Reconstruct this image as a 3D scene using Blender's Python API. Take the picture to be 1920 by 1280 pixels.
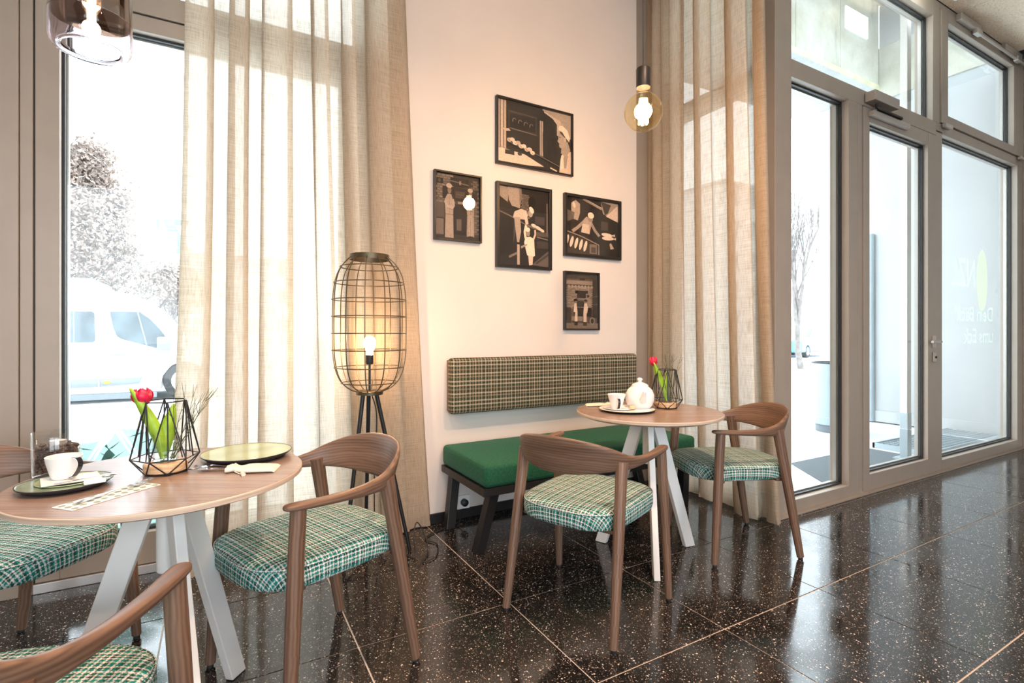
import bpy, bmesh, math, random
from mathutils import Vector, Matrix
R = math.radians
for _o in list(bpy.data.objects):
    bpy.data.objects.remove(_o, do_unlink=True)
scn = bpy.context.scene
col = scn.collection

# ------------------------------------------------------------------ camera
CAMH = 1.14
cd = bpy.data.cameras.new('camera')
cd.sensor_width = 36.0
cd.lens = 967.24 / 1920 * 36.0
cd.shift_y = -(640 - 624.16) / 1920
cd.clip_start = 0.05
cam = bpy.data.objects.new('camera', cd)
cam.location = (0, 0, CAMH)
cam.rotation_euler = (R(90), 0, -0.5170346)
col.objects.link(cam)
scn.camera = cam

# ------------------------------------------------------------------ world, exposure
w = bpy.data.worlds.new('overcast_sky'); scn.world = w
w.use_nodes = True
bg = w.node_tree.nodes['Background']
bg.inputs[0].default_value = (0.82, 0.92, 1.0, 1)
bg.inputs[1].default_value = 6.0
vs = scn.view_settings
vs.view_transform = 'Standard'; vs.look = 'None'; vs.gamma = 1.0
vs.use_curve_mapping = False
vs.exposure = 0.42

def portal(name, loc, rot, sx, sy):
    l = bpy.data.lights.new(name, 'AREA'); l.shape = 'RECTANGLE'; l.size = sx; l.size_y = sy
    l.cycles.is_portal = True
    o = bpy.data.objects.new(name, l); o.location = loc; o.rotation_euler = rot; col.objects.link(o)
# daylight portals lie in the window openings and the made-up rear ones and only guide the sampling of the sky
portal('window_portal', (0, 3.12, 1.9), (R(-90), 0, 0), 1.6, 3.7)
portal('facade_portal', (5.05, 2.14, 1.95), (R(-90), 0, 0), 4.1, 3.7)
portal('side_portal', (3.12, 2.45, 1.95), (0, R(90), 0), 3.7, 0.95)
portal('rear_fill_portal', (-0.5, -4.12, 1.9), (R(90), 0, 0), 5.2, 3.3)

WARM = (1.0, 0.72, 0.45)
# ------------------------------------------------------------------ helpers
def newmat(name):
    m = bpy.data.materials.new(name); m.use_nodes = True
    nt = m.node_tree; nt.nodes.clear()
    out = nt.nodes.new('ShaderNodeOutputMaterial')
    return m, nt, out
def node(nt, t, **kw):
    n = nt.nodes.new(t)
    for k, v in kw.items():
        if k.startswith('i_'):
            n.inputs[k[2:].replace('_', ' ')].default_value = v
        else:
            setattr(n, k, v)
    return n
def bsdf(nt, out, colr=(0.8, 0.8, 0.8), rough=0.5, metal=0.0, spec=0.5):
    b = nt.nodes.new('ShaderNodeBsdfPrincipled')
    b.inputs['Base Color'].default_value = (*colr, 1)
    b.inputs['Roughness'].default_value = rough
    b.inputs['Metallic'].default_value = metal
    b.inputs['Specular IOR Level'].default_value = spec
    nt.links.new(b.outputs[0], out.inputs[0])
    return b
def ramp(nt, fac, stops, interp='LINEAR'):
    r = nt.nodes.new('ShaderNodeValToRGB'); r.color_ramp.interpolation = interp
    el = r.color_ramp.elements
    while len(el) > 1: el.remove(el[-1])
    el[0].position = stops[0][0]; el[0].color = (*stops[0][1], 1)
    for p, c in stops[1:]:
        e = el.new(p); e.color = (*c, 1)
    nt.links.new(fac, r.inputs[0])
    return r
def mathn(nt, op, a, b=None, c=None):
    n = nt.nodes.new('ShaderNodeMath'); n.operation = op
    for i, v in enumerate((a, b, c)):
        if v is None: continue
        if isinstance(v, (int, float)): n.inputs[i].default_value = v
        else: nt.links.new(v, n.inputs[i])
    return n.outputs[0]
def mixc(nt, fac, a, b, blend='MIX'):
    n = nt.nodes.new('ShaderNodeMix'); n.data_type = 'RGBA'; n.blend_type = blend
    for s, v in ((n.inputs[0], fac), (n.inputs[6], a), (n.inputs[7], b)):
        if isinstance(v, (int, float)): s.default_value = v
        elif isinstance(v, tuple): s.default_value = (*v, 1)
        else: nt.links.new(v, s)
    return n.outputs[2]
def bump(nt, b, h, strength=0.2, dist=0.002):
    n = nt.nodes.new('ShaderNodeBump'); n.inputs['Strength'].default_value = strength
    n.inputs['Distance'].default_value = dist
    nt.links.new(h, n.inputs['Height']); nt.links.new(n.outputs[0], b.inputs['Normal'])
def coords(nt, kind='Object', scale=(1, 1, 1)):
    if kind == 'World':
        g = nt.nodes.new('ShaderNodeNewGeometry'); o = g.outputs['Position']
    else:
        t = nt.nodes.new('ShaderNodeTexCoord'); o = t.outputs[kind]
    mp = nt.nodes.new('ShaderNodeMapping'); mp.inputs['Scale'].default_value = scale
    nt.links.new(o, mp.inputs[0])
    return mp.outputs[0]
def noise(nt, vec, scale=5, detail=4, rough=0.5):
    n = nt.nodes.new('ShaderNodeTexNoise'); n.inputs['Scale'].default_value = scale
    n.inputs['Detail'].default_value = detail; n.inputs['Roughness'].default_value = rough
    nt.links.new(vec, n.inputs['Vector'])
    return n.outputs['Fac']

def m_plain(name, c, rough=0.5, metal=0.0, spec=0.5, var=0.06, scale=8, bmp=0.0):
    """a plain painted, glazed or metal surface: a trace of mottling over one colour"""
    m, nt, out = newmat(name)
    b = bsdf(nt, out, c, rough, metal, spec)
    f = noise(nt, coords(nt), scale, 3)
    lo = tuple(max(0, x * (1 - var)) for x in c); hi = tuple(min(1, x * (1 + var)) for x in c)
    r = ramp(nt, f, [(0.3, lo), (0.7, hi)])
    nt.links.new(r.outputs[0], b.inputs['Base Color'])
    if bmp: bump(nt, b, noise(nt, coords(nt), 180, 3), bmp, 0.001)
    return m
def m_wood(name, dark, light, rough=0.42, sc=(2.2, 42, 42)):
    m, nt, out = newmat(name)
    b = bsdf(nt, out, light, rough)
    v = coords(nt, 'UV', sc)
    n1 = noise(nt, v, 1.0, 6, 0.62)
    v2 = coords(nt, 'UV', (0.9, 7, 7))
    n2 = noise(nt, v2, 1.6, 3, 0.5)
    wv = nt.nodes.new('ShaderNodeTexWave'); wv.wave_type = 'BANDS'; wv.bands_direction = 'Y'
    wv.inputs['Scale'].default_value = 9; wv.inputs['Distortion'].default_value = 5
    wv.inputs['Detail'].default_value = 3; wv.inputs['Detail Scale'].default_value = 1.2
    nt.links.new(coords(nt, 'UV', (0.6, 3.2, 3.2)), wv.inputs[0])
    f = mathn(nt, 'ADD', mathn(nt, 'MULTIPLY', n1, 0.6), mathn(nt, 'MULTIPLY', n2, 0.25))
    f = mathn(nt, 'ADD', f, mathn(nt, 'MULTIPLY', wv.outputs['Fac'], 0.18))
    mid = tuple((a + c) / 2 for a, c in zip(dark, light))
    r = ramp(nt, f, [(0.32, dark), (0.52, mid), (0.72, light)])
    nt.links.new(r.outputs[0], b.inputs['Base Color'])
    bump(nt, b, n1, 0.12, 0.0006)
    return m
def m_plaid(name, stops_u, stops_v, period=0.064, thread=0.0042, rough=0.85):
    """woven check: warp and weft stripes that alternate thread by thread"""
    m, nt, out = newmat(name)
    b = bsdf(nt, out, (0.5, 0.5, 0.5), rough, spec=0.2)
    t = nt.nodes.new('ShaderNodeTexCoord'); sep = nt.nodes.new('ShaderNodeSeparateXYZ')
    wob = nt.nodes.new('ShaderNodeTexNoise'); wob.inputs['Scale'].default_value = 60
    wob.inputs['Detail'].default_value = 2
    nt.links.new(t.outputs['UV'], wob.inputs['Vector'])
    add = nt.nodes.new('ShaderNodeVectorMath'); add.operation = 'MULTIPLY_ADD'
    nt.links.new(wob.outputs['Color'], add.inputs[0]); add.inputs[1].default_value = (0.003, 0.003, 0)
    nt.links.new(t.outputs['UV'], add.inputs[2])
    nt.links.new(add.outputs[0], sep.inputs[0])
    u, v = sep.outputs[0], sep.outputs[1]
    cu = ramp(nt, mathn(nt, 'FRACT', mathn(nt, 'DIVIDE', u, period)), stops_u, 'CONSTANT').outputs[0]
    cv = ramp(nt, mathn(nt, 'FRACT', mathn(nt, 'DIVIDE', v, period * 1.13)), stops_v, 'CONSTANT').outputs[0]
    ck = nt.nodes.new('ShaderNodeTexChecker'); ck.inputs['Scale'].default_value = 1 / thread
    nt.links.new(add.outputs[0], ck.inputs['Vector'])
    big = noise(nt, t.outputs['UV'], 9, 2)
    fac = mathn(nt, 'ADD', mathn(nt, 'MULTIPLY', ck.outputs['Fac'], 0.62), mathn(nt, 'MULTIPLY', big, 0.38))
    c = mixc(nt, fac, cu, cv)
    fleck = noise(nt, t.outputs['UV'], 420, 2, 0.7)
    c = mixc(nt, 0.5, c, ramp(nt, fleck, [(0.3, (0.25, 0.25, 0.25)), (0.7, (1.0, 1.0, 1.0))]).outputs[0], 'MULTIPLY')
    nt.links.new(c, b.inputs['Base Color'])
    bump(nt, b, ck.outputs['Fac'], 0.35, 0.0008)
    return m
def m_glass(name, tint=(1, 1, 1), refl=0.06, rough=0.0, ior=1.45, fill=0.0):
    """thin pane: what lies behind shows through, grazing views mirror the room"""
    m, nt, out = newmat(name)
    tr = nt.nodes.new('ShaderNodeBsdfTransparent'); tr.inputs[0].default_value = (*tint, 1)
    gl = nt.nodes.new('ShaderNodeBsdfGlossy'); gl.inputs['Roughness'].default_value = rough
    gl.inputs[0].default_value = (1, 1, 1, 1)
    # Schlick reflectance, the same for both faces of the thin wall
    ge = nt.nodes.new('ShaderNodeNewGeometry'); dp = nt.nodes.new('ShaderNodeVectorMath'); dp.operation = 'DOT_PRODUCT'
    nt.links.new(ge.outputs['Normal'], dp.inputs[0]); nt.links.new(ge.outputs['Incoming'], dp.inputs[1])
    f0 = ((ior - 1) / (ior + 1)) ** 2
    cosv = mathn(nt, 'ABSOLUTE', dp.outputs['Value'])
    f = mathn(nt, 'ADD', mathn(nt, 'MULTIPLY', mathn(nt, 'POWER', mathn(nt, 'SUBTRACT', 1.0, cosv), 5.0), 1 - f0), f0)
    f = mathn(nt, 'MAXIMUM', f, refl)
    # smears on the pane: fine procedural variation of the gloss
    nz = noise(nt, coords(nt, 'Object', (3, 3, 3)), 2.0, 3)
    f = mathn(nt, 'MULTIPLY', f, mathn(nt, 'ADD', 0.9, mathn(nt, 'MULTIPLY', nz, 0.2)))
    mx = nt.nodes.new('ShaderNodeMixShader')
    nt.links.new(f, mx.inputs[0]); nt.links.new(tr.outputs[0], mx.inputs[1]); nt.links.new(gl.outputs[0], mx.inputs[2])
    nt.links.new(mx.outputs[0], out.inputs[0])
    return m
def m_emit(name, c, s):
    m, nt, out = newmat(name)
    e = nt.nodes.new('ShaderNodeEmission'); e.inputs[0].default_value = (*c, 1); e.inputs[1].default_value = s
    nt.links.new(e.outputs[0], out.inputs[0])
    return m
def m_film(name, c, see=0.45):
    m, nt, out = newmat(name)
    tr = nt.nodes.new('ShaderNodeBsdfTransparent')
    tl = nt.nodes.new('ShaderNodeBsdfTranslucent'); df = nt.nodes.new('ShaderNodeBsdfDiffuse')
    f = noise(nt, coords(nt), 12, 3)
    k = ramp(nt, f, [(0.3, tuple(x * 0.95 for x in c)), (0.7, c)]).outputs[0]
    for q in (tr, tl, df): nt.links.new(k, q.inputs[0])
    m1 = nt.nodes.new('ShaderNodeMixShader'); m1.inputs[0].default_value = 0.4
    nt.links.new(tl.outputs[0], m1.inputs[1]); nt.links.new(df.outputs[0], m1.inputs[2])
    m2 = nt.nodes.new('ShaderNodeMixShader'); m2.inputs[0].default_value = 1 - see
    nt.links.new(tr.outputs[0], m2.inputs[1]); nt.links.new(m1.outputs[0], m2.inputs[2])
    nt.links.new(m2.outputs[0], out.inputs[0])
    return m
def m_vcol(name, rough=0.55):
    m, nt, out = newmat(name)
    b = bsdf(nt, out, (0.5, 0.5, 0.5), rough, spec=0.3)
    a = nt.nodes.new('ShaderNodeVertexColor'); a.layer_name = 'Col'
    g = noise(nt, coords(nt), 90, 4, 0.6)
    c = mixc(nt, 0.5, a.outputs[0], ramp(nt, g, [(0.3, (0.55, 0.55, 0.55)), (0.75, (1.25, 1.25, 1.25))]).outputs[0], 'MULTIPLY')
    nt.links.new(c, b.inputs['Base Color'])
    return m
def m_linen(name):
    m, nt, out = newmat(name)
    vx = coords(nt, 'UV', (1, 1, 1))
    wft = noise(nt, coords(nt, 'UV', (14, 420, 1)), 1.0, 4, 0.65)
    wrp = noise(nt, coords(nt, 'UV', (420, 14, 1)), 1.0, 4, 0.65)
    f = mathn(nt, 'ADD', mathn(nt, 'MULTIPLY', wft, 0.6), mathn(nt, 'MULTIPLY', wrp, 0.4))
    c1 = ramp(nt, f, [(0.3, (0.24, 0.185, 0.13)), (0.5, (0.47, 0.385, 0.29)), (0.7, (0.64, 0.55, 0.43))]).outputs[0]
    c2 = ramp(nt, f, [(0.3, (0.40, 0.32, 0.22)), (0.5, (0.68, 0.60, 0.48)), (0.7, (0.86, 0.80, 0.70))]).outputs[0]
    d = nt.nodes.new('ShaderNodeBsdfDiffuse'); nt.links.new(c1, d.inputs[0])
    t = nt.nodes.new('ShaderNodeBsdfTranslucent'); nt.links.new(c2, t.inputs[0])
    bp = nt.nodes.new('ShaderNodeBump'); bp.inputs['Strength'].default_value = 0.3; bp.inputs['Distance'].default_value = 0.001
    nt.links.new(f, bp.inputs['Height'])
    nt.links.new(bp.outputs[0], d.inputs['Normal'])
    mx = nt.nodes.new('ShaderNodeMixShader'); mx.inputs[0].default_value = 0.33
    nt.links.new(d.outputs[0], mx.inputs[1]); nt.links.new(t.outputs[0], mx.inputs[2])
    tp = nt.nodes.new('ShaderNodeBsdfTransparent'); tp.inputs[0].default_value = (1, 0.98, 0.95, 1)
    m2 = nt.nodes.new('ShaderNodeMixShader')
    # open weave between the threads
    nt.links.new(ramp(nt, f, [(0.35, (0.02, 0.02, 0.02)), (0.65, (0.10, 0.10, 0.10))]).outputs[0], m2.inputs[0])
    nt.links.new(mx.outputs[0], m2.inputs[1]); nt.links.new(tp.outputs[0], m2.inputs[2])
    nt.links.new(m2.outputs[0], out.inputs[0])
    return m
def m_terrazzo(name):
    m, nt, out = newmat(name)
    b = bsdf(nt, out, (0.02, 0.02, 0.02), 0.2, spec=0.7)
    p = coords(nt, 'World')
    base = ramp(nt, noise(nt, p, 30, 4), [(0.3, (0.0065, 0.0065, 0.0065)), (0.7, (0.0155, 0.0155, 0.0155))]).outputs[0]
    c = base
    for sc, thr, in ((85, 0.34), (150, 0.42), (270, 0.42)):
        v = nt.nodes.new('ShaderNodeTexVoronoi'); v.inputs['Scale'].default_value = sc
        nt.links.new(p, v.inputs['Vector'])
        s = nt.nodes.new('ShaderNodeSeparateColor'); nt.links.new(v.outputs['Color'], s.inputs[0])
        keep = mathn(nt, 'GREATER_THAN', s.outputs[0], 0.38)
        rad = mathn(nt, 'MULTIPLY', s.outputs[1], thr)
        mk = mathn(nt, 'MULTIPLY', mathn(nt, 'LESS_THAN', v.outputs['Distance'], rad), keep)
        cc = ramp(nt, s.outputs[2], [(0.0, (0.07, 0.058, 0.05)), (0.3, (0.24, 0.20, 0.175)), (0.5, (0.48, 0.44, 0.40)),
                                     (0.68, (0.20, 0.10, 0.07)), (0.8, (0.62, 0.55, 0.48)), (0.93, (0.14, 0.13, 0.125))], 'CONSTANT').outputs[0]
        c = mixc(nt, mk, c, cc)
    nt.links.new(c, b.inputs['Base Color'])
    sm = noise(nt, p, 2.6, 6, 0.62)
    r = ramp(nt, sm, [(0.38, (0.07, 0.07, 0.07)), (0.64, (0.20, 0.20, 0.20))]).outputs[0]
    nt.links.new(r, b.inputs['Roughness'])
    return m
def m_plaster(name, c, sc=140, bmp=0.15, var=0.04):
    m, nt, out = newmat(name)
    b = bsdf(nt, out, c, 0.9, spec=0.2)
    p = coords(nt, 'World')
    r = ramp(nt, noise(nt, p, 3, 4), [(0.3, tuple(x * (1 - var) for x in c)), (0.7, c)])
    nt.links.new(r.outputs[0], b.inputs['Base Color'])
    bump(nt, b, noise(nt, p, sc, 3), bmp, 0.001)
    return m
def m_concrete(name, c, stain=(0.45, 0.44, 0.36)):
    m, nt, out = newmat(name)
    b = bsdf(nt, out, c, 0.85, spec=0.2)
    p = coords(nt, 'World')
    n1 = noise(nt, p, 1.3, 6, 0.65); n2 = noise(nt, coords(nt, 'World', (1, 1, 0.25)), 6, 5, 0.7)
    k = ramp(nt, n1, [(0.35, stain), (0.6, c)]).outputs[0]
    k2 = mixc(nt, 0.5, k, ramp(nt, n2, [(0.28, (0.45, 0.45, 0.42)), (0.42, (1, 1, 1))]).outputs[0], 'MULTIPLY')
    nt.links.new(k2, b.inputs['Base Color'])
    bump(nt, b, n2, 0.3, 0.01)
    return m

M = {}
M['wall'] = m_plaster('warm_white_plaster', (0.71, 0.655, 0.61))
M['taupe'] = m_plain('taupe_aluminium', (0.35, 0.30, 0.25), 0.42, 0.1, var=0.03)
M['gap'] = m_plain('black_rubber', (0.012, 0.013, 0.015), 0.45)
M['glass'] = m_glass('window_glass', (0.965, 0.985, 0.98), 0.02, ior=1.33)
M['tile'] = m_terrazzo('dark_terrazzo')
M['grout'] = m_plain('pale_grout', (0.62, 0.58, 0.53), 0.8)
M['walnut'] = m_wood('walnut', (0.088, 0.048, 0.031), (0.235, 0.143, 0.094))
M['top_wood'] = m_wood('walnut_veneer', (0.19, 0.125, 0.098), (0.36, 0.265, 0.21), 0.26, (1.6, 26, 26))
M['ply'] = m_wood('plywood_edge', (0.34, 0.25, 0.19), (0.72, 0.60, 0.48), 0.5, (0.5, 600, 600))
M['pale_wood'] = m_wood('pale_wood', (0.55, 0.35, 0.19), (0.80, 0.58, 0.36), 0.5)
M['white_metal'] = m_plain('white_powder_coat', (0.80, 0.80, 0.78), 0.4, var=0.02)
M['black_metal'] = m_plain('black_powder_coat', (0.012, 0.012, 0.013), 0.42)
M['wire'] = m_plain('dark_brass_wire', (0.11, 0.085, 0.05), 0.4, 0.7)
M['black_wire'] = m_plain('black_wire', (0.012, 0.012, 0.014), 0.4)
M['linen'] = m_linen('linen')
G1, G2, CR, DK, WH = (0.006, 0.15, 0.118), (0.012, 0.26, 0.225), (0.58, 0.61, 0.56), (0.015, 0.042, 0.036), (0.80, 0.84, 0.83)
SU = [(0, G1), (0.12, CR), (0.18, G2), (0.30, WH), (0.36, DK), (0.44, CR), (0.50, G1), (0.60, WH), (0.70, G2), (0.80, DK), (0.86, WH), (0.93, G1)]
SV = [(0, WH), (0.08, G2), (0.2, CR), (0.26, DK), (0.38, WH), (0.46, G1), (0.58, WH), (0.66, G2), (0.74, CR), (0.82, DK), (0.92, G2)]
M['plaid'] = m_plaid('green_check_fabric', SU, SV)
B1, B2, B3, B4 = (0.045, 0.045, 0.026), (0.30, 0.24, 0.16), (0.55, 0.48, 0.37), (0.028, 0.055, 0.032)
BU = [(0, B1), (0.14, B3), (0.2, B4), (0.32, B2), (0.4, B1), (0.5, B3), (0.56, B1), (0.68, B2), (0.78, B4), (0.88, B3), (0.94, B1)]
BV = [(0, B3), (0.08, B1), (0.22, B2), (0.3, B4), (0.42, B3), (0.5, B1), (0.62, B3), (0.7, B4), (0.84, B2), (0.92, B1)]
M['plaid_brown'] = m_plaid('brown_check_fabric', BU, BV, 0.105, 0.0052)
def m_greenweave():
    m, nt, out = newmat('green_weave')
    b = bsdf(nt, out, (0.02, 0.2, 0.1), 0.75, spec=0.25)
    v = coords(nt, 'UV', (60, 420, 1)); f = noise(nt, v, 1.0, 4, 0.7)
    f2 = noise(nt, coords(nt, 'UV', (420, 60, 1)), 1.0, 4, 0.7)
    f = mathn(nt, 'MULTIPLY', mathn(nt, 'ADD', f, f2), 0.5)
    r = ramp(nt, f, [(0.36, (0.004, 0.032, 0.018)), (0.5, (0.010, 0.088, 0.043)), (0.64, (0.035, 0.19, 0.11))])
    nt.links.new(r.outputs[0], b.inputs['Base Color'])
    b.inputs['Sheen Weight'].default_value = 0.15
    b.inputs['Sheen Tint'].default_value = (0.35, 0.75, 0.65, 1)
    bump(nt, b, f, 0.4, 0.001)
    return m
M['greenweave'] = m_greenweave()
M['porcelain'] = m_plain('white_porcelain', (0.84, 0.84, 0.83), 0.12, var=0.01)
M['glaze'] = m_plain('olive_glaze', (0.22, 0.30, 0.21), 0.10, var=0.25, scale=16)
M['glaze_light'] = m_plain('light_olive_glaze', (0.37, 0.45, 0.26), 0.12, var=0.12, scale=10)
M['dark_clay'] = m_plain('dark_stoneware', (0.022, 0.022, 0.024), 0.5)
M['black_glaze'] = m_plain('black_glaze', (0.012, 0.013, 0.018), 0.12)
M['steel'] = m_plain('steel', (0.62, 0.62, 0.63), 0.16, 1.0, var=0.03)
M['alu'] = m_plain('brushed_aluminium', (0.50, 0.47, 0.44), 0.35, 0.7, var=0.03)
M['paper'] = m_plain('white_paper', (0.84, 0.85, 0.82), 0.8, var=0.02)
M['dots'] = m_plain('grey_green_print', (0.26, 0.33, 0.27), 0.8)
M['calico'] = m_plain('calico', (0.80, 0.72, 0.60), 0.9, var=0.08, scale=60, bmp=0.4)
M['bean'] = m_plain('roasted_coffee', (0.075, 0.04, 0.028), 0.45, var=0.5, scale=40)
M['clear'] = m_glass('clear_glass', (0.97, 0.98, 0.98), 0.05, ior=1.5)
M['water'] = m_glass('water', (0.93, 0.97, 0.95), 0.03, ior=1.33)
M['petal'] = m_plain('tulip_red', (0.72, 0.012, 0.07), 0.4, var=0.3, scale=30)
M['leaf'] = m_plain('tulip_green', (0.30, 0.52, 0.035), 0.42, var=0.25, scale=20)
M['twig'] = m_plain('green_twig', (0.075, 0.095, 0.03), 0.6)
M['bulb_glass'] = m_glass('amber_glass', (1.0, 0.92, 0.72), 0.06, ior=1.45)
def m_realglass(name, c):
    m, nt, out = newmat(name)
    g = nt.nodes.new('ShaderNodeBsdfGlass'); g.inputs['IOR'].default_value = 1.46; g.inputs['Roughness'].default_value = 0.0
    k = ramp(nt, noise(nt, coords(nt), 6, 2), [(0.3, tuple(x * 0.98 for x in c)), (0.7, c)]).outputs[0]
    nt.links.new(k, g.inputs[0]); nt.links.new(g.outputs[0], out.inputs[0])
    return m
M['smoke_glass'] = m_realglass('smoked_glass', (0.93, 0.90, 0.92))
M['gold_glass'] = m_glass('bronze_mirror_glass', (0.50, 0.40, 0.33), 0.30, ior=1.5)
M['filament'] = m_emit('filament', (1.0, 0.72, 0.36), 60)
M['lamp_bulb'] = m_emit('lit_lamp_bulb', (1.0, 0.61, 0.33), 190)
M['sign_panel'] = m_emit('lit_sign_panel', (0.92, 1.0, 0.96), 9)
M['black_plastic'] = m_plain('black_plastic', (0.018, 0.018, 0.02), 0.5)
M['white_plastic'] = m_plain('white_plastic', (0.78, 0.77, 0.75), 0.35)
M['print'] = m_vcol('sepia_print')
M['frame_black'] = m_plain('black_frame', (0.014, 0.012, 0.011), 0.35)
M['frame_glass'] = m_glass('picture_glass', (1, 1, 1), 0.02, ior=1.36)
M['woodwool'] = None
def m_woodwool():
    m, nt, out = newmat('wood_wool')
    b = bsdf(nt, out, (0.5, 0.36, 0.22), 0.95, spec=0.1)
    p = coords(nt, 'World')
    f = noise(nt, p, 70, 5, 0.75)
    r = ramp(nt, f, [(0.30, (0.45, 0.34, 0.24)), (0.45, (0.78, 0.66, 0.52)), (0.68, (0.90, 0.80, 0.66))])
    nt.links.new(r.outputs[0], b.inputs['Base Color']); bump(nt, b, f, 0.5, 0.004)
    return m
M['woodwool'] = m_woodwool()
M['concrete'] = m_concrete('stained_concrete', (0.52, 0.52, 0.47), (0.36, 0.35, 0.28))
M['concrete_grey'] = m_concrete('grey_concrete', (0.50, 0.52, 0.52), (0.38, 0.40, 0.41))
M['render_dimmed'] = m_plaster('dimmed_white_render', (0.45, 0.465, 0.47), 60)  # white render darkened: the weaker light in the recess is in the colour
M['render_skylit'] = m_plaster('skylit_white_render', (0.90, 0.91, 0.92), 60)  # same white render, made paler to carry the skylight on the outer end
M['pave'] = m_plaster('pale_paving', (0.66, 0.67, 0.67), 20, 0.3, 0.1)
M['bin'] = m_plain('blue_grey_paint', (0.30, 0.36, 0.40), 0.5)
M['mat'] = m_plain('grey_door_mat', (0.11, 0.125, 0.135), 0.95, var=0.5, scale=160, bmp=0.6)
M['galv'] = m_plain('galvanised_steel', (0.36, 0.42, 0.45), 0.45, 0.4)
M['van'] = m_plain('white_van_paint', (0.82, 0.84, 0.86), 0.25, var=0.01)
M['van_glass'] = m_plain('tinted_car_glass', (0.06, 0.085, 0.10), 0.05, var=0.4, scale=3)
M['van_grey'] = m_plain('grey_bumper_plastic', (0.16, 0.18, 0.20), 0.6)
M['tyre'] = m_plain('tyre', (0.03, 0.03, 0.03), 0.8)
M['amber'] = m_plain('amber_lens', (0.75, 0.25, 0.03), 0.3)
M['car_blue'] = m_plain('blue_car_paint', (0.10, 0.24, 0.42), 0.25)
M['bark'] = m_plain('grey_bark', (0.16, 0.14, 0.13), 0.9, var=0.3)
M['dry_leaf'] = m_plain('dry_brown_leaf', (0.25, 0.19, 0.16), 0.9, var=0.45, scale=4)
M['decal'] = m_film('mint_film', (0.55, 0.68, 0.65), 0.2)
M['decal_pale'] = m_film('pale_grey_film', (0.82, 0.86, 0.83), 0.55)
M['decal_yellow'] = m_film('pale_yellow_film', (0.90, 0.93, 0.80), 0.75)
M['drip'] = m_plain('yellow_lichen_edge', (0.55, 0.55, 0.36), 0.9, var=0.2)
M['pale_building'] = m_plaster('pale_building_render', (0.72, 0.74, 0.75), 20)
M['building_glass'] = m_plain('building_window', (0.26, 0.31, 0.34), 0.2)

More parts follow.
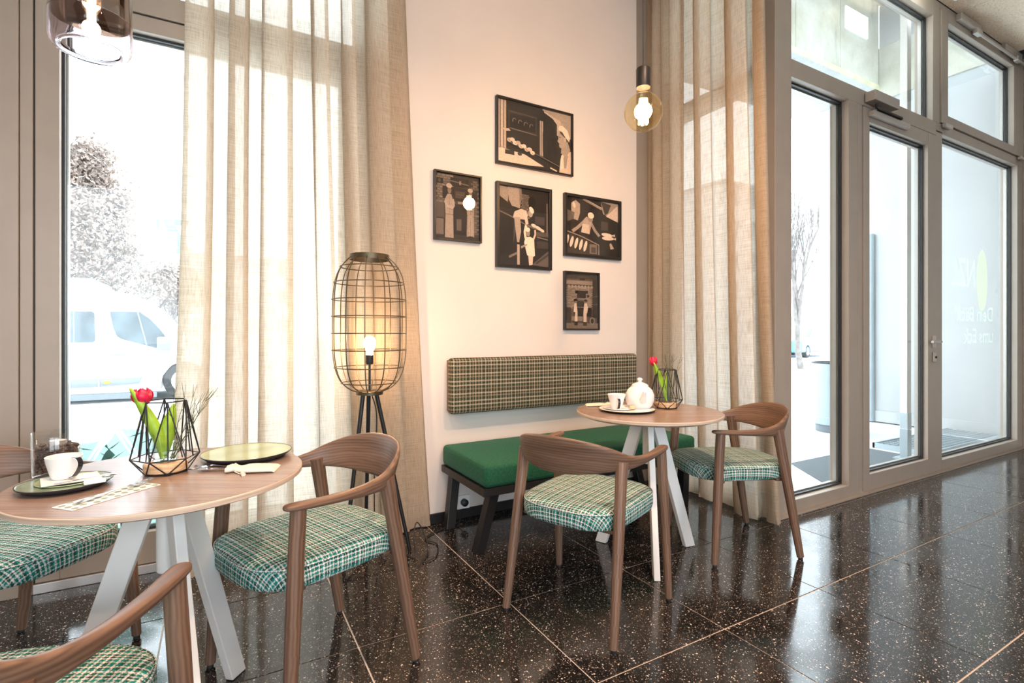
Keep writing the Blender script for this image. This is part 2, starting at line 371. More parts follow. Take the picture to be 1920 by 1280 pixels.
class MB:
    def __init__(s):
        s.v = []; s.f = []; s.uv = []; s.c = []
    def face(s, idx, uv=None, c=None):
        s.f.append(tuple(idx)); s.uv.append(uv); s.c.append(c)
    def add(s, co):
        s.v.append(tuple(co)); return len(s.v) - 1
    def box(s, x0, x1, y0, y1, z0, z1, uvax=None):
        return s.hexa([(x0, y0, z0), (x1, y0, z0), (x1, y1, z0), (x0, y1, z0), (x0, y0, z1), (x1, y0, z1), (x1, y1, z1), (x0, y1, z1)])
    def hexa(s, p):
        b = len(s.v); s.v += [tuple(q) for q in p]
        for q in ((0, 3, 2, 1), (4, 5, 6, 7), (0, 1, 5, 4), (1, 2, 6, 5), (2, 3, 7, 6), (3, 0, 4, 7)):
            s.face([b + i for i in q])
        return s
    def tube(s, pts, rad, n=8, caps=True, flat=1.0, upv=None):
        pts = [Vector(p) for p in pts]
        if isinstance(rad, (int, float)): rad = [rad] * len(pts)
        b = len(s.v); u = 0.0; us = []
        prev = None
        for i, p in enumerate(pts):
            if i: u += (p - pts[i - 1]).length
            us.append(u)
            t = (pts[min(i + 1, len(pts) - 1)] - pts[max(i - 1, 0)]).normalized()
            if prev is None:
                a = Vector(upv) if upv else (Vector((0, 0, 1)) if abs(t.z) < 0.9 else Vector((1, 0, 0)))
                nx = (a - t * a.dot(t)).normalized()
            else:
                nx = (prev - t * prev.dot(t)).normalized()
            prev = nx; ny = t.cross(nx)
            for k in range(n):
                an = 2 * math.pi * k / n
                s.v.append(tuple(p + nx * math.cos(an) * rad[i] * flat + ny * math.sin(an) * rad[i]))
        for i in range(len(pts) - 1):
            for k in range(n):
                k2 = (k + 1) % n
                a0 = 2 * math.pi * rad[i] * k / n; a1 = 2 * math.pi * rad[i] * (k + 1) / n
                s.face([b + i * n + k, b + i * n + k2, b + (i + 1) * n + k2, b + (i + 1) * n + k],
                       [(us[i], a0), (us[i], a1), (us[i + 1], a1), (us[i + 1], a0)])
        if caps:
            s.face([b + k for k in range(n)][::-1]); s.face([b + (len(pts) - 1) * n + k for k in range(n)])
        return s
    def lathe(s, prof, n=32, c=(0, 0, 0), closed=False):
        b = len(s.v); m = len(prof)
        for r, z in prof:
            for k in range(n):
                a = 2 * math.pi * k / n
                s.v.append((c[0] + r * math.cos(a), c[1] + r * math.sin(a), c[2] + z))
        for i in range(m - 1):
            for k in range(n):
                k2 = (k + 1) % n
                s.face([b + i * n + k, b + i * n + k2, b + (i + 1) * n + k2, b + (i + 1) * n + k],
                       [(k / n, prof[i][1]), ((k + 1) / n, prof[i][1]), ((k + 1) / n, prof[i + 1][1]), (k / n, prof[i + 1][1])])
        if not closed:
            if prof[0][0] > 1e-5: s.face([b + k for k in range(n)][::-1])
            if prof[-1][0] > 1e-5: s.face([b + (m - 1) * n + k for k in range(n)])
        else:
            for k in range(n):
                k2 = (k + 1) % n
                s.face([b + (m - 1) * n + k, b + (m - 1) * n + k2, b + k2, b + k])
        return s
    def grid(s, rows, wrap=False, uvs=None):
        b = len(s.v); n = len(rows[0])
        for r in rows: s.v += [tuple(p) for p in r]
        for i in range(len(rows) - 1):
            for k in range(n if wrap else n - 1):
                k2 = (k + 1) % n
                uv = [uvs[i][k], uvs[i][k2], uvs[i + 1][k2], uvs[i + 1][k]] if uvs else None
                s.face([b + i * n + k, b + i * n + k2, b + (i + 1) * n + k2, b + (i + 1) * n + k], uv)
        return b
    def poly(s, pts, c=None):
        b = len(s.v); s.v += [tuple(p) for p in pts]
        s.face(range(b, b + len(pts)), None, c)
    def prism(s, poly2, fn, d0, d1):
        """extrude a 2-D outline between depths d0 and d1; fn(a, b, d) -> 3-D point"""
        b = len(s.v); n = len(poly2)
        s.v += [tuple(fn(a, c, d0)) for a, c in poly2] + [tuple(fn(a, c, d1)) for a, c in poly2]
        s.face([b + i for i in range(n)][::-1]); s.face([b + n + i for i in range(n)])
        for i in range(n):
            j = (i + 1) % n
            s.face([b + i, b + j, b + n + j, b + n + i])
        return s
    def build(s, name, mat, parent=None, smooth=None, bev=0.0, loc=None, autouv=True, solid=0.0, seg=2):
        me = bpy.data.meshes.new(name); me.from_pydata(s.v, [], s.f)
        uvl = me.uv_layers.new(name='UVMap')
        for p, uv in zip(me.polygons, s.uv):
            if uv:
                for li, q in zip(p.loop_indices, uv): uvl.data[li].uv = q
            elif autouv:
                nrm = p.normal; ax = max(range(3), key=lambda i: abs(nrm[i]))
                for li, vi in zip(p.loop_indices, p.vertices):
                    co = me.vertices[vi].co
                    uvl.data[li].uv = (co.y, co.z) if ax == 0 else ((co.x, co.z) if ax == 1 else (co.x, co.y))
        if any(c is not None for c in s.c):
            ca = me.color_attributes.new('Col', 'BYTE_COLOR', 'CORNER')
            for p, c in zip(me.polygons, s.c):
                for li in p.loop_indices: ca.data[li].color = (*(c or (0, 0, 0)), 1)
        me.materials.append(mat)
        if smooth is not None:
            me.polygons.foreach_set('use_smooth', [True] * len(me.polygons))
            me.set_sharp_from_angle(angle=R(smooth))
        bm = bmesh.new(); bm.from_mesh(me)
        if not any(c is not None for c in s.c): bmesh.ops.recalc_face_normals(bm, faces=bm.faces)
        bm.to_mesh(me); bm.free()
        me.update()
        o = bpy.data.objects.new(name, me); col.objects.link(o)
        if parent: o.parent = parent
        if loc: o.location = loc
        if solid:
            md = o.modifiers.new('thickness', 'SOLIDIFY'); md.thickness = solid; md.offset = 0
        if bev:
            md = o.modifiers.new('bevel', 'BEVEL'); md.width = bev; md.segments = seg; md.limit_method = 'ANGLE'; md.angle_limit = R(35)
        return o
def empty(name, loc=(0, 0, 0), rz=0.0):
    o = bpy.data.objects.new(name, None); o.empty_display_size = 0.1
    o.location = loc; o.rotation_euler = (0, 0, rz); col.objects.link(o)
    return o
def tag(o, label=None, cat=None, group=None, kind=None):
    if label: o['label'] = label
    if cat: o['category'] = cat
    if group: o['group'] = group
    if kind: o['kind'] = kind
    return o
def copy_tree(o, parent=None):
    c = o.copy(); col.objects.link(c); c.parent = parent
    for ch in list(o.children): copy_tree(ch, c)
    return c
def catmull(pts, n):
    """pts: tuples of any length; n samples per span"""
    out = []; m = len(pts)
    for i in range(m - 1):
        p0, p1, p2, p3 = pts[max(i - 1, 0)], pts[i], pts[i + 1], pts[min(i + 2, m - 1)]
        for k in range(n):
            t = k / n
            out.append(tuple(0.5 * (2 * b + (c - a) * t + (2 * a - 5 * b + 4 * c - d) * t * t + (3 * b - a - 3 * c + d) * t ** 3)
                             for a, b, c, d in zip(p0, p1, p2, p3)))
    out.append(tuple(pts[-1]))
    return out
def point_light(name, parent, loc, c, power, rad=0.03):
    l = bpy.data.lights.new(name, 'POINT'); l.color = c; l.energy = power; l.shadow_soft_size = rad
    o = bpy.data.objects.new(name, l); o.location = loc; o.parent = parent; col.objects.link(o)
    return o
# ------------------------------------------------------------------ the room
YW, YL, YF, XS, CEIL = 2.92, 2.99, 1.95, 2.98, 3.86       # picture wall, left window, door facade, side window, ceiling
def struct(o):
    o['kind'] = 'structure'; return o

# floor: grout bed with single terrazzo tiles
fl = MB().box(-3.2, 7.1, -4.2, YF + 0.02, -0.10, -0.003).box(-3.2, XS + 0.02, YF + 0.02, 3.0, -0.10, -0.003)
floor = struct(fl.build('floor', M['grout']))
SX, SY, X0, Y0 = 0.6277, 0.5794, 0.4413, 2.483
def tile_mesh(w, d):
    me = MB().box(0.003, w - 0.003, 0.003, d - 0.003, -0.012, 0.0)
    o = me.build('tile', M['tile'], None); msh = o.data; bpy.data.objects.remove(o); return msh
cache = {}
for i in range(-6, 11):
    for j in range(-1, 12):
        xa, xb = X0 + i * SX, X0 + (i + 1) * SX
        yb, ya = Y0 - (j - 0) * SY, Y0 - (j + 1) * SY
        xa, xb = max(xa, -3.19), min(xb, 7.09)
        lim = 2.99 if xb < XS + 0.35 else YF + 0.01
        if xb > XS + 0.02 and ya < YF: lim = YF + 0.01 if xa > XS - 0.3 else 2.99
        yb = min(yb, lim); ya = max(ya, -4.19)
        if xb - xa < 0.05 or yb - ya < 0.03: continue
        if yb > YF + 0.02: xb = min(xb, XS + 0.01)
        if xb - xa < 0.05: continue
        key = (round(xb - xa, 3), round(yb - ya, 3))
        if key not in cache: cache[key] = tile_mesh(*key)
        t = bpy.data.objects.new('tile', cache[key]); col.objects.link(t); t.location = (xa, ya, 0); t.parent = floor

# ceiling: slab with single wood-wool panels
cl = MB().box(-3.2, 7.2, -4.2, YF + 0.15, CEIL + 0.02, CEIL + 0.25).box(-3.2, XS + 0.15, YF + 0.15, 3.2, CEIL + 0.02, CEIL + 0.25)
ceiling = struct(cl.build('ceiling', M['gap']))
pw, pd = 0.62, 1.24
pm = MB().box(0.002, pw - 0.002, 0.002, pd - 0.002, 0, 0.03).build('panel', M['woodwool'], bev=0.004, seg=1)
pmesh = pm.data; bpy.data.objects.remove(pm)
for i in range(-14, 3):
    for j in range(-4, 3):
        xa, ya = 5.48 + i * pw, 1.945 - (j + 1) * pd
        if xa < -3.3 or xa + pw > 7.2 or ya < -4.3: continue
        if ya + pd > YF + 0.1 and xa + pw > XS: continue
        if ya + pd > 3.25: continue
        p = bpy.data.objects.new('panel', pmesh); col.objects.link(p); p.location = (xa, ya, CEIL); p.parent = ceiling

# walls
struct(MB().box(0.78, 2.74, YW, YW + 0.2, 0, CEIL + 0.02).build('wall_back', M['wall']))
struct(MB().box(-3.3, -3.1, -4.3, 3.2, 0, CEIL + 0.02).build('wall_left', M['wall']))
struct(MB().box(-3.1, -1.0, YL - 0.02, YL + 0.2, 0, CEIL + 0.02).build('wall_corner', M['wall']))
struct(MB().box(7.1, 7.3, -4.3, YF + 0.02, 0, CEIL + 0.02).build('wall_right', M['wall']))
wf = MB()  # unseen wall; its openings are invented to let in frontal fill daylight
wf.box(-3.1, 7.1, -4.3, -4.1, 0, 0.35); wf.box(-3.1, 7.1, -4.3, -4.1, 3.45, CEIL + 0.02)
for a in (-3.1, -0.6, 2.0): wf.box(a, a + (0.35 if a > -3 else 0.4), -4.3, -4.1, 0.35, 3.45)
wf.box(2.35, 7.1, -4.3, -4.1, 0.35, 3.45)
struct(wf.build('wall_front', M['wall']))
struct(MB().box(0.9, 2.74, YW - 0.012, YW, 0.0, 0.06).build('baseboard_back', M['black_metal'], bev=0.003))

def framebox(x0, x1, z0, z1, y0, y1, wl, wr=None, wb=None, wt=None):
    """four bars round an opening, in the wall plane; returns an MB"""
    wr = wl if wr is None else wr; wb = wl if wb is None else wb; wt = wl if wt is None else wt
    m = MB()
    m.box(x0, x0 + wl, y0, y1, z0, z1); m.box(x1 - wr, x1, y0, y1, z0, z1)
    m.box(x0 + wl, x1 - wr, y0, y1, z0, z0 + wb); m.box(x0 + wl, x1 - wr, y0, y1, z1 - wt, z1)
    return m
def glazing(parent, x0, x1, z0, z1, yin, ypane):
    """gasket lines and the pane of one opening"""
    g = framebox(x0 - 0.002, x1 + 0.002, z0 - 0.002, z1 + 0.002, ypane - 0.022, ypane - 0.004, 0.013)
    g.build('gasket', M['gap'], parent)
    b = framebox(x0 - 0.001, x1 + 0.001, z0 - 0.001, z1 + 0.001, ypane + 0.006, ypane + 0.03, 0.02)
    b.build('spacer_bar', M['alu'], parent)
    MB().box(x0, x1, ypane - 0.002, ypane + 0.002, z0, z1).build('pane', M['glass'], parent)

# window_1: tall glazing left of the picture wall
w1 = struct(empty('window_1', (0, YL, 0)))
w1l = lambda m, n, mat=None, **k: m.build(n, mat or M['taupe'], w1, **k)
m = MB(); m.box(-1.02, -0.749, -0.012, 0.14, 0, CEIL); w1l(m, 'mullion', bev=0.003)
m = MB(); m.box(-0.747, -0.704, -0.004, 0.14, 0, CEIL); w1l(m, 'frame_post', bev=0.003)
m = MB(); m.box(-0.704, -0.698, 0.012, 0.1, 0, CEIL); w1l(m, 'gap', M['gap'])
m = framebox(-0.698, 0.70, 0.045, 2.645, 0.0, 0.11, 0.083, 0.085, 0.15, 0.075); w1l(m, 'sash', bev=0.003)
m = MB().box(-0.704, 0.706, 0.012, 0.1, 2.645, 2.652); w1l(m, 'gap', M['gap'])
m = MB().box(-0.704, 0.706, -0.004, 0.12, 2.652, 2.765); w1l(m, 'transom', bev=0.003)
m = MB().box(-0.704, 0.706, -0.01, 0.12, 3.72, CEIL); w1l(m, 'head', bev=0.003)
m = MB().box(0.700, 0.706, 0.012, 0.1, 0, CEIL); w1l(m, 'gap', M['gap'])
m = MB().box(0.706, 0.785, -0.004, 0.14, 0, CEIL); w1l(m, 'frame_post', bev=0.003)
m = MB().box(-0.704, 0.706, -0.012, 0.14, 0, 0.043); w1l(m, 'sill_rail', M['alu'], bev=0.003)
glazing(w1, -0.615, 0.615, 0.195, 2.57, 0, 0.06)
glazing(w1, -0.70, 0.70, 2.765, 3.72, 0, 0.06)
# lettering and leaf film stuck on the outside of the pane (seen from behind, so mirrored)
def film(parent, name, mat, polys, y, th=0.0006):
    m = MB()
    for pl in polys: m.prism(pl, lambda a, b, d: (a, y + d, b), 0, th)
    return m.build(name, mat, parent)
yl = 0.0635
film(w1, 'letter', M['decal'], [[(-0.330, 1.530), (-0.252, 1.530), (-0.252, 1.700), (-0.283, 1.700), (-0.283, 1.556), (-0.330, 1.556)]], yl)
film(w1, 'letter', M['decal'], [[(-0.236, 1.704), (-0.236, 1.678), (-0.173, 1.562), (-0.238, 1.562), (-0.238, 1.534), (-0.128, 1.534), (-0.128, 1.560), (-0.190, 1.676), (-0.130, 1.676), (-0.130, 1.704)]], yl)
def monstera(cx, cz, L, ang, seed):
    """a split philodendron leaf as outline: lobes with deep notches"""
    pts = []; n = 9
    prof = [(0.0, 0.10), (0.06, 0.34), (0.22, 0.50), (0.42, 0.52), (0.62, 0.44), (0.82, 0.26), (1.0, 0.0)]
    def hw(t):
        for (a, b), (c, d) in zip(prof, prof[1:]):
            if t <= c: return b + (d - b) * (t - a) / (c - a)
        return 0
    lobes = []
    for sgn in (1, -1):
        for k in range(5):
            t0 = 0.02 + k * 0.19; t1 = t0 + 0.135
            a0, a1 = hw(t0), hw(t1)
            lobes.append([(t0 - 0.02, 0.05 * sgn), (t0 - 0.07, a0 * 0.72 * sgn), (t0 - 0.06, a0 * 0.93 * sgn), (t0 + 0.02, a0 * sgn), (t1 - 0.03, a1 * sgn), (t1, a1 * 0.8 * sgn), (t1 + 0.035, 0.05 * sgn)])
    lobes.append([(-0.02, 0.055), (1.0, 0.0), (-0.02, -0.055)])
    ca, sa = math.cos(ang), math.sin(ang)
    return [[(cx + L * (a * ca - b * sa), cz + L * (a * sa + b * ca)) for a, b in lb] for lb in lobes]
film(w1, 'leaf_film', M['decal'], monstera(-0.30, 0.46, 0.26, R(118), 1), yl)
film(w1, 'leaf_film', M['decal'], monstera(-0.585, 0.42, 0.25, R(62), 2), yl)
film(w1, 'leaf_film', M['decal'], monstera(-0.46, 0.19, 0.27, R(28), 3), yl)

# window_2: side window behind the right curtain (pane in the plane x = XS)
w2 = struct(empty('window_2', (XS, 0, 0)))
def barx(y0, y1, z0, z1, n='frame', d0=0.0, d1=0.12, mat=None):
    MB().box(d0, d1, y0, y1, z0, z1).build(n, mat or M['taupe'], w2, bev=0.003)
barx(1.96, 2.06, 0, CEIL, 'frame_post'); barx(2.80, 3.0, 0, CEIL, 'frame_post')
barx(2.06, 2.80, 0, 0.10, 'sill_rail'); barx(2.06, 2.80, 2.735, 2.83, 'transom'); barx(2.06, 2.80, 3.72, CEIL, 'head')
MB().box(0.058, 0.062, 2.06, 2.80, 0.10, 2.735).build('pane', M['glass'], w2)
MB().box(0.058, 0.062, 2.06, 2.80, 2.83, 3.72).build('pane', M['glass'], w2)
struct(MB().box(2.74, XS + 0.1, YW + 0.03, YW + 0.12, 0, CEIL).build('trim_1', M['taupe'], bev=0.003))

# window_3: glazed facade with door_1
w3 = struct(empty('window_3', (0, YF, 0)))
def bar(x0, x1, z0, z1, n, d0=0.0, d1=0.13, mat=None, par=None, bev=0.003):
    return MB().box(x0, x1, d0, d1, z0, z1).build(n, mat or M['taupe'], par or w3, bev=bev)
bar(2.955, 3.055, 0, CEIL, 'corner_post', -0.004); bar(3.058, 3.130, 0, CEIL, 'frame_post')
bar(3.130, 3.790, 0, 0.085, 'bottom_rail'); bar(3.790, 3.900, 0, 2.755, 'frame_post'); bar(3.903, 3.966, 0, 2.755, 'frame_post')
bar(3.130, 5.092, 2.755, 2.865, 'transom'); bar(3.130, 5.040, 3.72, CEIL, 'head')
bar(5.092, 5.200, 0, 2.80, 'frame_post', 0.0); bar(5.200, 6.82, 0, 0.09, 'bottom_rail')
bar(5.04, 5.16, 2.80 + 0.065, CEIL, 'frame_post'); bar(5.092, 6.95, 2.785, 2.865, 'transom')
bar(6.82, 6.95, 0, 2.785, 'frame_post'); bar(6.95, 7.12, 0, CEIL, 'wall_post', -0.01)
bar(5.16, 5.166, 2.865, CEIL - 0.05, 'gap', 0.012, 0.1, M['gap'], bev=0)
framebox(5.166, 6.93, 2.872, 3.81, -0.012, 0.1, 0.114, 0.235, 0.075, 0.085).build('vent_sash', M['taupe'], w3, bev=0.003)
bar(5.16, 6.95, 3.815, CEIL, 'head')
glazing(w3, 3.130, 3.790, 0.085, 2.755, 0, 0.07)
glazing(w3, 3.130, 5.04, 2.865, 3.72, 0, 0.07)
glazing(w3, 5.200, 6.82, 0.09, 2.785, 0, 0.07)
glazing(w3, 5.28, 6.695, 2.947, 3.725, 0, 0.06)
MB().box(2.95, 7.1, -0.03, 0.0, 0, 0.012).build('threshold_strip', M['taupe'], w3, bev=0.002)
# fanlight opener: bracket covers, rod and lever stay on the vent sash
op = MB()
for xa in (5.42, 6.36):
    op.box(xa, xa + 0.40, -0.055, -0.012, 3.775, 3.835)
op.build('opener_cover', M['alu'], w3, bev=0.006)
op = MB(); op.tube([(5.72, -0.05, 3.755), (6.96, -0.05, 3.755)], 0.012, 10); op.tube([(6.975, -0.05, 3.77), (6.975, -0.05, 1.3)], 0.011, 10)
op.build('opener_rod', M['alu'], w3, smooth=40)
op = MB(); op.box(5.70, 5.80, -0.07, -0.03, 3.735, 3.78); op.box(6.60, 6.70, -0.07, -0.03, 3.735, 3.78); op.box(5.17, 5.30, -0.04, -0.01, 2.83, 2.862); op.box(6.78, 6.90, -0.04, -0.01, 2.835, 2.862)
op.build('opener_hinge', M['alu'], w3, bev=0.005)
bar(6.955, 6.995, 1.55, 1.60, 'rod_clip', -0.07, 0.0, M['alu'])
# lettering film on the right pane
def text_film(body, parent, mat, xr, z, size, y, name='lettering', sx=1.0):
    cu = bpy.data.curves.new('t', 'FONT'); cu.body = body; cu.size = size; cu.extrude = 0.0004; cu.offset = size * 0.012
    to = bpy.data.objects.new('t', cu); col.objects.link(to)
    bpy.context.view_layer.update()
    me = bpy.data.meshes.new_from_object(to.evaluated_get(bpy.context.evaluated_depsgraph_get()))
    bpy.data.objects.remove(to)
    for v in me.vertices: v.co = (xr - v.co.x * sx, y + v.co.z, z + v.co.y)
    me.flip_normals(); me.materials.clear(); me.materials.append(mat); me.name = name
    o = bpy.data.objects.new(name, me); col.objects.link(o); o.parent = parent
    return o
text_film('NZL', w3, M['decal_pale'], 6.08, 1.56, 0.36, 0.0745, sx=0.72)
text_film("Dein B\u00e4ck'", w3, M['decal_pale'], 6.47, 1.25, 0.19, 0.0745)
text_film('ums Eck.', w3, M['decal_pale'], 6.47, 1.05, 0.19, 0.0745)
film(w3, 'logo_film', M['decal_yellow'], [[(6.22 + 0.12 * math.cos(a), 1.63 + 0.29 * math.sin(a)) for a in [2 * math.pi * k / 28 for k in range(28)]]], 0.0745)

# door_1
d1 = struct(empty('door_1', (0, YF, 0)))
framebox(3.972, 5.086, 0.012, 2.748, -0.006, 0.09, 0.080, 0.146, 0.118, 0.098).build('leaf_frame', M['taupe'], d1, bev=0.003)
glazing(d1, 4.052, 4.940, 0.130, 2.650, 0, 0.05)
MB().box(5.086, 5.092, 0.02, 0.1, 0.0, 2.75).box(3.966, 3.972, 0.02, 0.1, 0, 2.75).box(3.966, 5.092, 0.02, 0.1, 2.748, 2.755).build('gap', M['gap'], d1)
h = MB(); h.tube([(5.03, -0.006, 1.07), (5.03, -0.055, 1.07), (5.02, -0.062, 1.07), (4.87, -0.062, 1.07)], 0.0105, 12)
hd = h.build('handle', M['alu'], d1, smooth=50)
MB().box(5.005, 5.055, -0.018, -0.005, 1.02, 1.12).build('handle_plate', M['alu'], hd, bev=0.008)
lk = MB().box(5.008, 5.052, -0.022, -0.005, 0.905, 0.985).build('lock_plate', M['alu'], d1, bev=0.01)
MB().tube([(5.03, -0.03, 0.945), (5.03, -0.02, 0.945)], 0.009, 12).build('keyhole', M['black_metal'], lk, smooth=40)
# closer on the transom with its slide rail on the leaf
MB().box(3.985, 4.33, -0.075, -0.004, 2.775, 2.845).build('closer_body', M['alu'], d1, bev=0.006)
MB().box(4.03, 4.56, -0.045, -0.006, 2.685, 2.722).build('closer_rail', M['alu'], d1, bev=0.005)
MB().hexa([(4.06, -0.055, 2.728), (4.10, -0.03, 2.728), (4.44, -0.03, 2.728), (4.42, -0.055, 2.728), (4.06, -0.055, 2.742), (4.10, -0.03, 2.742), (4.44, -0.03, 2.742), (4.42, -0.055, 2.742)]).tube([(4.08, -0.04, 2.74), (4.08, -0.04, 2.78)], 0.012, 10).build('closer_arm', M['black_metal'], d1)

# ------------------------------------------------------------------ outside
struct(MB().box(-70, 90, 3.0, 110, -0.2, -0.015).box(XS + 0.05, 90, YF + 0.08, 3.0, -0.2, -0.015).box(-70, 90, -60, -4.3, -0.2, -0.015).build('ground', M['pave']))
ent = struct(empty('wall_outside', (7.4, 0, 0)))
MB().box(0, 0.25, YF + 0.14, 3.55, 0, 4.12).build('render', M['render_dimmed'], ent)
MB().box(0, 0.25, 3.55, 4.20, 0, 4.26).build('pillar', M['render_skylit'], ent, bev=0.005)
MB().box(-0.02, 0.25, YF + 0.14, 3.44, 4.12, 4.80).build('beam', M['concrete'], ent, bev=0.01)
MB().box(0, 0.25, YF + 0.14, 3.44, 4.80, 5.34).build('upper_wall', M['render_dimmed'], ent)
MB().box(-0.015, 0, YF + 0.14, 4.19, 0, 0.14).build('skirting', M['concrete_grey'], ent)
MB().tube([(-0.03, 3.52, 0), (-0.03, 3.52, 2.42)], 0.035, 12).build('pipe', M['bin'], ent, smooth=40)
lt = struct(empty('wall_lintel', (0, 3.44, 4.26)))
MB().box(2.0, 8.2, 0, 1.08, 0, 0.03).build('soffit', M['concrete_grey'], lt)
for k, xa in enumerate([2.0 + 0.9 * i for i in range(6)]):
    MB().box(xa + 0.003, xa + 0.897, 0.0, 1.08, 0.034, 1.36).build('cast_panel', M['concrete'], lt, bev=0.004, seg=1)
MB().box(2.0, 8.2, -0.012, 0.0, 0.0, 0.06).build('drip_edge', M['drip'], lt)
struct(MB().box(2.6, 8.2, YF + 0.16, 3.44, 5.35, 5.6).build('wall_slab', M['concrete']))

# rubbish bin
rb = empty('rubbish_bin', (6.30, 3.42, -0.015))
MB().lathe([(0.215, 0.09), (0.225, 0.10), (0.225, 0.78), (0.215, 0.80), (0.20, 0.80), (0.20, 0.74), (0.0, 0.74)], 40).build('drum', M['bin'], rb, smooth=40)
MB().lathe([(0.175, 0.0), (0.18, 0.01), (0.18, 0.09), (0.0, 0.09)], 40).build('base', M['van_grey'], rb, smooth=40)
MB().lathe([(0.218, 0.80), (0.224, 0.805), (0.224, 0.815), (0.19, 0.815), (0.19, 0.80)], 40, closed=True).build('rim', M['black_metal'], rb, smooth=40)
tag(rb, 'blue-grey round rubbish bin outside the tall sidelight beside the door', 'bin')
# entrance mat and foot grate
mt = MB().hexa([(3.95, 2.14, -0.015), (5.60, 2.20, -0.015), (5.60, 2.73, -0.015), (4.38, 2.73, -0.015), (3.95, 2.14, 0.0), (5.60, 2.20, 0.0), (5.60, 2.73, 0.0), (4.38, 2.73, 0.0)]).build('door_mat', M['mat'], bev=0.004)
tag(mt, 'dark grey textured door mat on the pavement outside the glass door', 'mat')
gr = empty('foot_grate', (5.74, 2.24, -0.015))
g = MB(); W, D_ = 1.70, 0.49
for a, b, c, d in ((0, W, 0, 0.02), (0, W, D_ - 0.02, D_), (0, 0.02, 0, D_), (W - 0.02, W, 0, D_)): g.box(a, b, c, d, 0, 0.05)
g.build('rim', M['galv'], gr)
for k in range(1, 34):
    MB().box(k * 0.05 - 0.003, k * 0.05 + 0.003, 0.02, D_ - 0.02, 0.012, 0.046).build('bearing_bar', M['galv'], gr)
for k in range(1, 9):
    MB().box(0.02, W - 0.02, k * 0.054 - 0.003, k * 0.054 + 0.003, 0.028, 0.046).build('cross_bar', M['galv'], gr)
tag(gr, 'galvanised steel foot grate lying outside the right-hand facade pane', 'grate')
ps = empty('door_post', (5.41, 2.30, 0.0005))
MB().box(-0.035, 0.035, -0.03, 0.03, 0.0, 4.2).build('post', M['alu'], ps, bev=0.004)
MB().box(-0.037, 0.037, -0.032, 0.032, 0.0, 0.42).build('sleeve', M['galv'], ps, bev=0.004)
MB().box(-0.08, 0.08, -0.07, 0.07, 0.0, 0.012).build('foot_plate', M['galv'], ps)
tag(ps, 'slim upright metal post outside, seen through the glass door', 'post')

def car_wheel(par, x, y, r=0.32):
    t = MB().lathe([(r * 0.62, -0.1), (r * 0.95, -0.1), (r, -0.06), (r, 0.06), (r * 0.95, 0.1), (r * 0.62, 0.1)], 32, closed=True)
    o = t.build('wheel', M['tyre'], par, smooth=40); o.rotation_euler = (R(90), 0, 0); o.location = (x, y, r)
    hub = MB().lathe([(0.0, 0.06), (r * 0.5, 0.07), (r * 0.62, 0.1), (r * 0.62, -0.08), (0, -0.08)], 32).build('hub', M['alu'], o, smooth=40)
# white van on the street behind the left window
vn = empty('van', (0, 10.7, -0.015))
prof = [(-5.2, 0.16), (-5.25, 0.6), (-5.2, 1.75), (-5.05, 1.93), (-1.85, 1.90), (-1.25, 1.80), (-0.95, 1.60), (-0.50, 1.06), (0.10, 0.92), (0.32, 0.72), (0.34, 0.25), (0.2, 0.16),
        (-0.16, 0.16), (-0.2, 0.42), (-0.33, 0.60), (-0.52, 0.66), (-0.71, 0.60), (-0.84, 0.42), (-0.88, 0.16), (-3.5, 0.16), (-3.55, 0.42), (-3.7, 0.6), (-3.87, 0.66), (-4.05, 0.6), (-4.2, 0.42), (-4.24, 0.16)]
MB().prism(prof, lambda a, b, d: (a, d, b), 0.0, 1.95).build('body', M['van'], vn, bev=0.035, seg=3)
def on_van(name, poly, mat, d=0.012, par=None, bev=0.004):
    return MB().prism(poly, lambda a, b, dd: (a, dd, b), -d, 0.01).build(name, mat, par or vn, bev=bev)
fw_ = on_van('side_window', [(-1.565, 1.50), (-1.545, 1.515), (-1.16, 1.515), (-1.02, 1.40), (-0.877, 1.224), (-0.73, 0.994), (-0.735, 0.86), (-0.952, 0.904), (-1.40, 1.05), (-1.47, 1.10), (-1.521, 1.247)], M['van_glass'])
on_van('window_divider', [(-1.20, 1.515), (-1.18, 1.515), (-1.05, 0.94), (-1.075, 0.95)], M['van_grey'], 0.016, fw_)
on_van('side_window', [(-2.60, 1.505), (-1.80, 1.51), (-1.765, 1.48), (-1.752, 1.03), (-1.785, 1.0), (-2.60, 1.0)], M['van_glass'])
on_van('window_divider', [(-2.03, 1.505), (-2.015, 1.505), (-2.015, 1.0), (-2.03, 1.0)], M['van_grey'], 0.016)
on_van('door_handle', [(-1.57, 0.775), (-1.365, 0.785), (-1.365, 0.81), (-1.57, 0.80)], M['van_grey'], 0.04)
on_van('door_handle', [(-2.20, 0.755), (-2.075, 0.76), (-2.075, 0.785), (-2.2, 0.78)], M['van_grey'], 0.04)
on_van('rubbing_strip', [(-3.3, 0.26), (-1.72, 0.272), (-1.72, 0.408), (-3.3, 0.40)], M['van_grey'], 0.025)
on_van('rubbing_strip', [(-1.69, 0.272), (-1.17, 0.30), (-1.12, 0.412), (-1.69, 0.408)], M['van_grey'], 0.025)
on_van('side_marker', [(-1.60 + 0.055 * math.cos(a), 0.345 + 0.03 * math.sin(a)) for a in [k * math.pi / 8 for k in range(16)]], M['amber'], 0.034)
on_van('door_seam', [(-1.70, 0.2), (-1.694, 0.2), (-1.694, 1.0), (-1.70, 1.0)], M['van_grey'], 0.004, bev=0)
on_van('sill', [(-3.4, 0.06), (-0.92, 0.06), (-0.92, 0.15), (-3.4, 0.15)], M['van_grey'], 0.03)
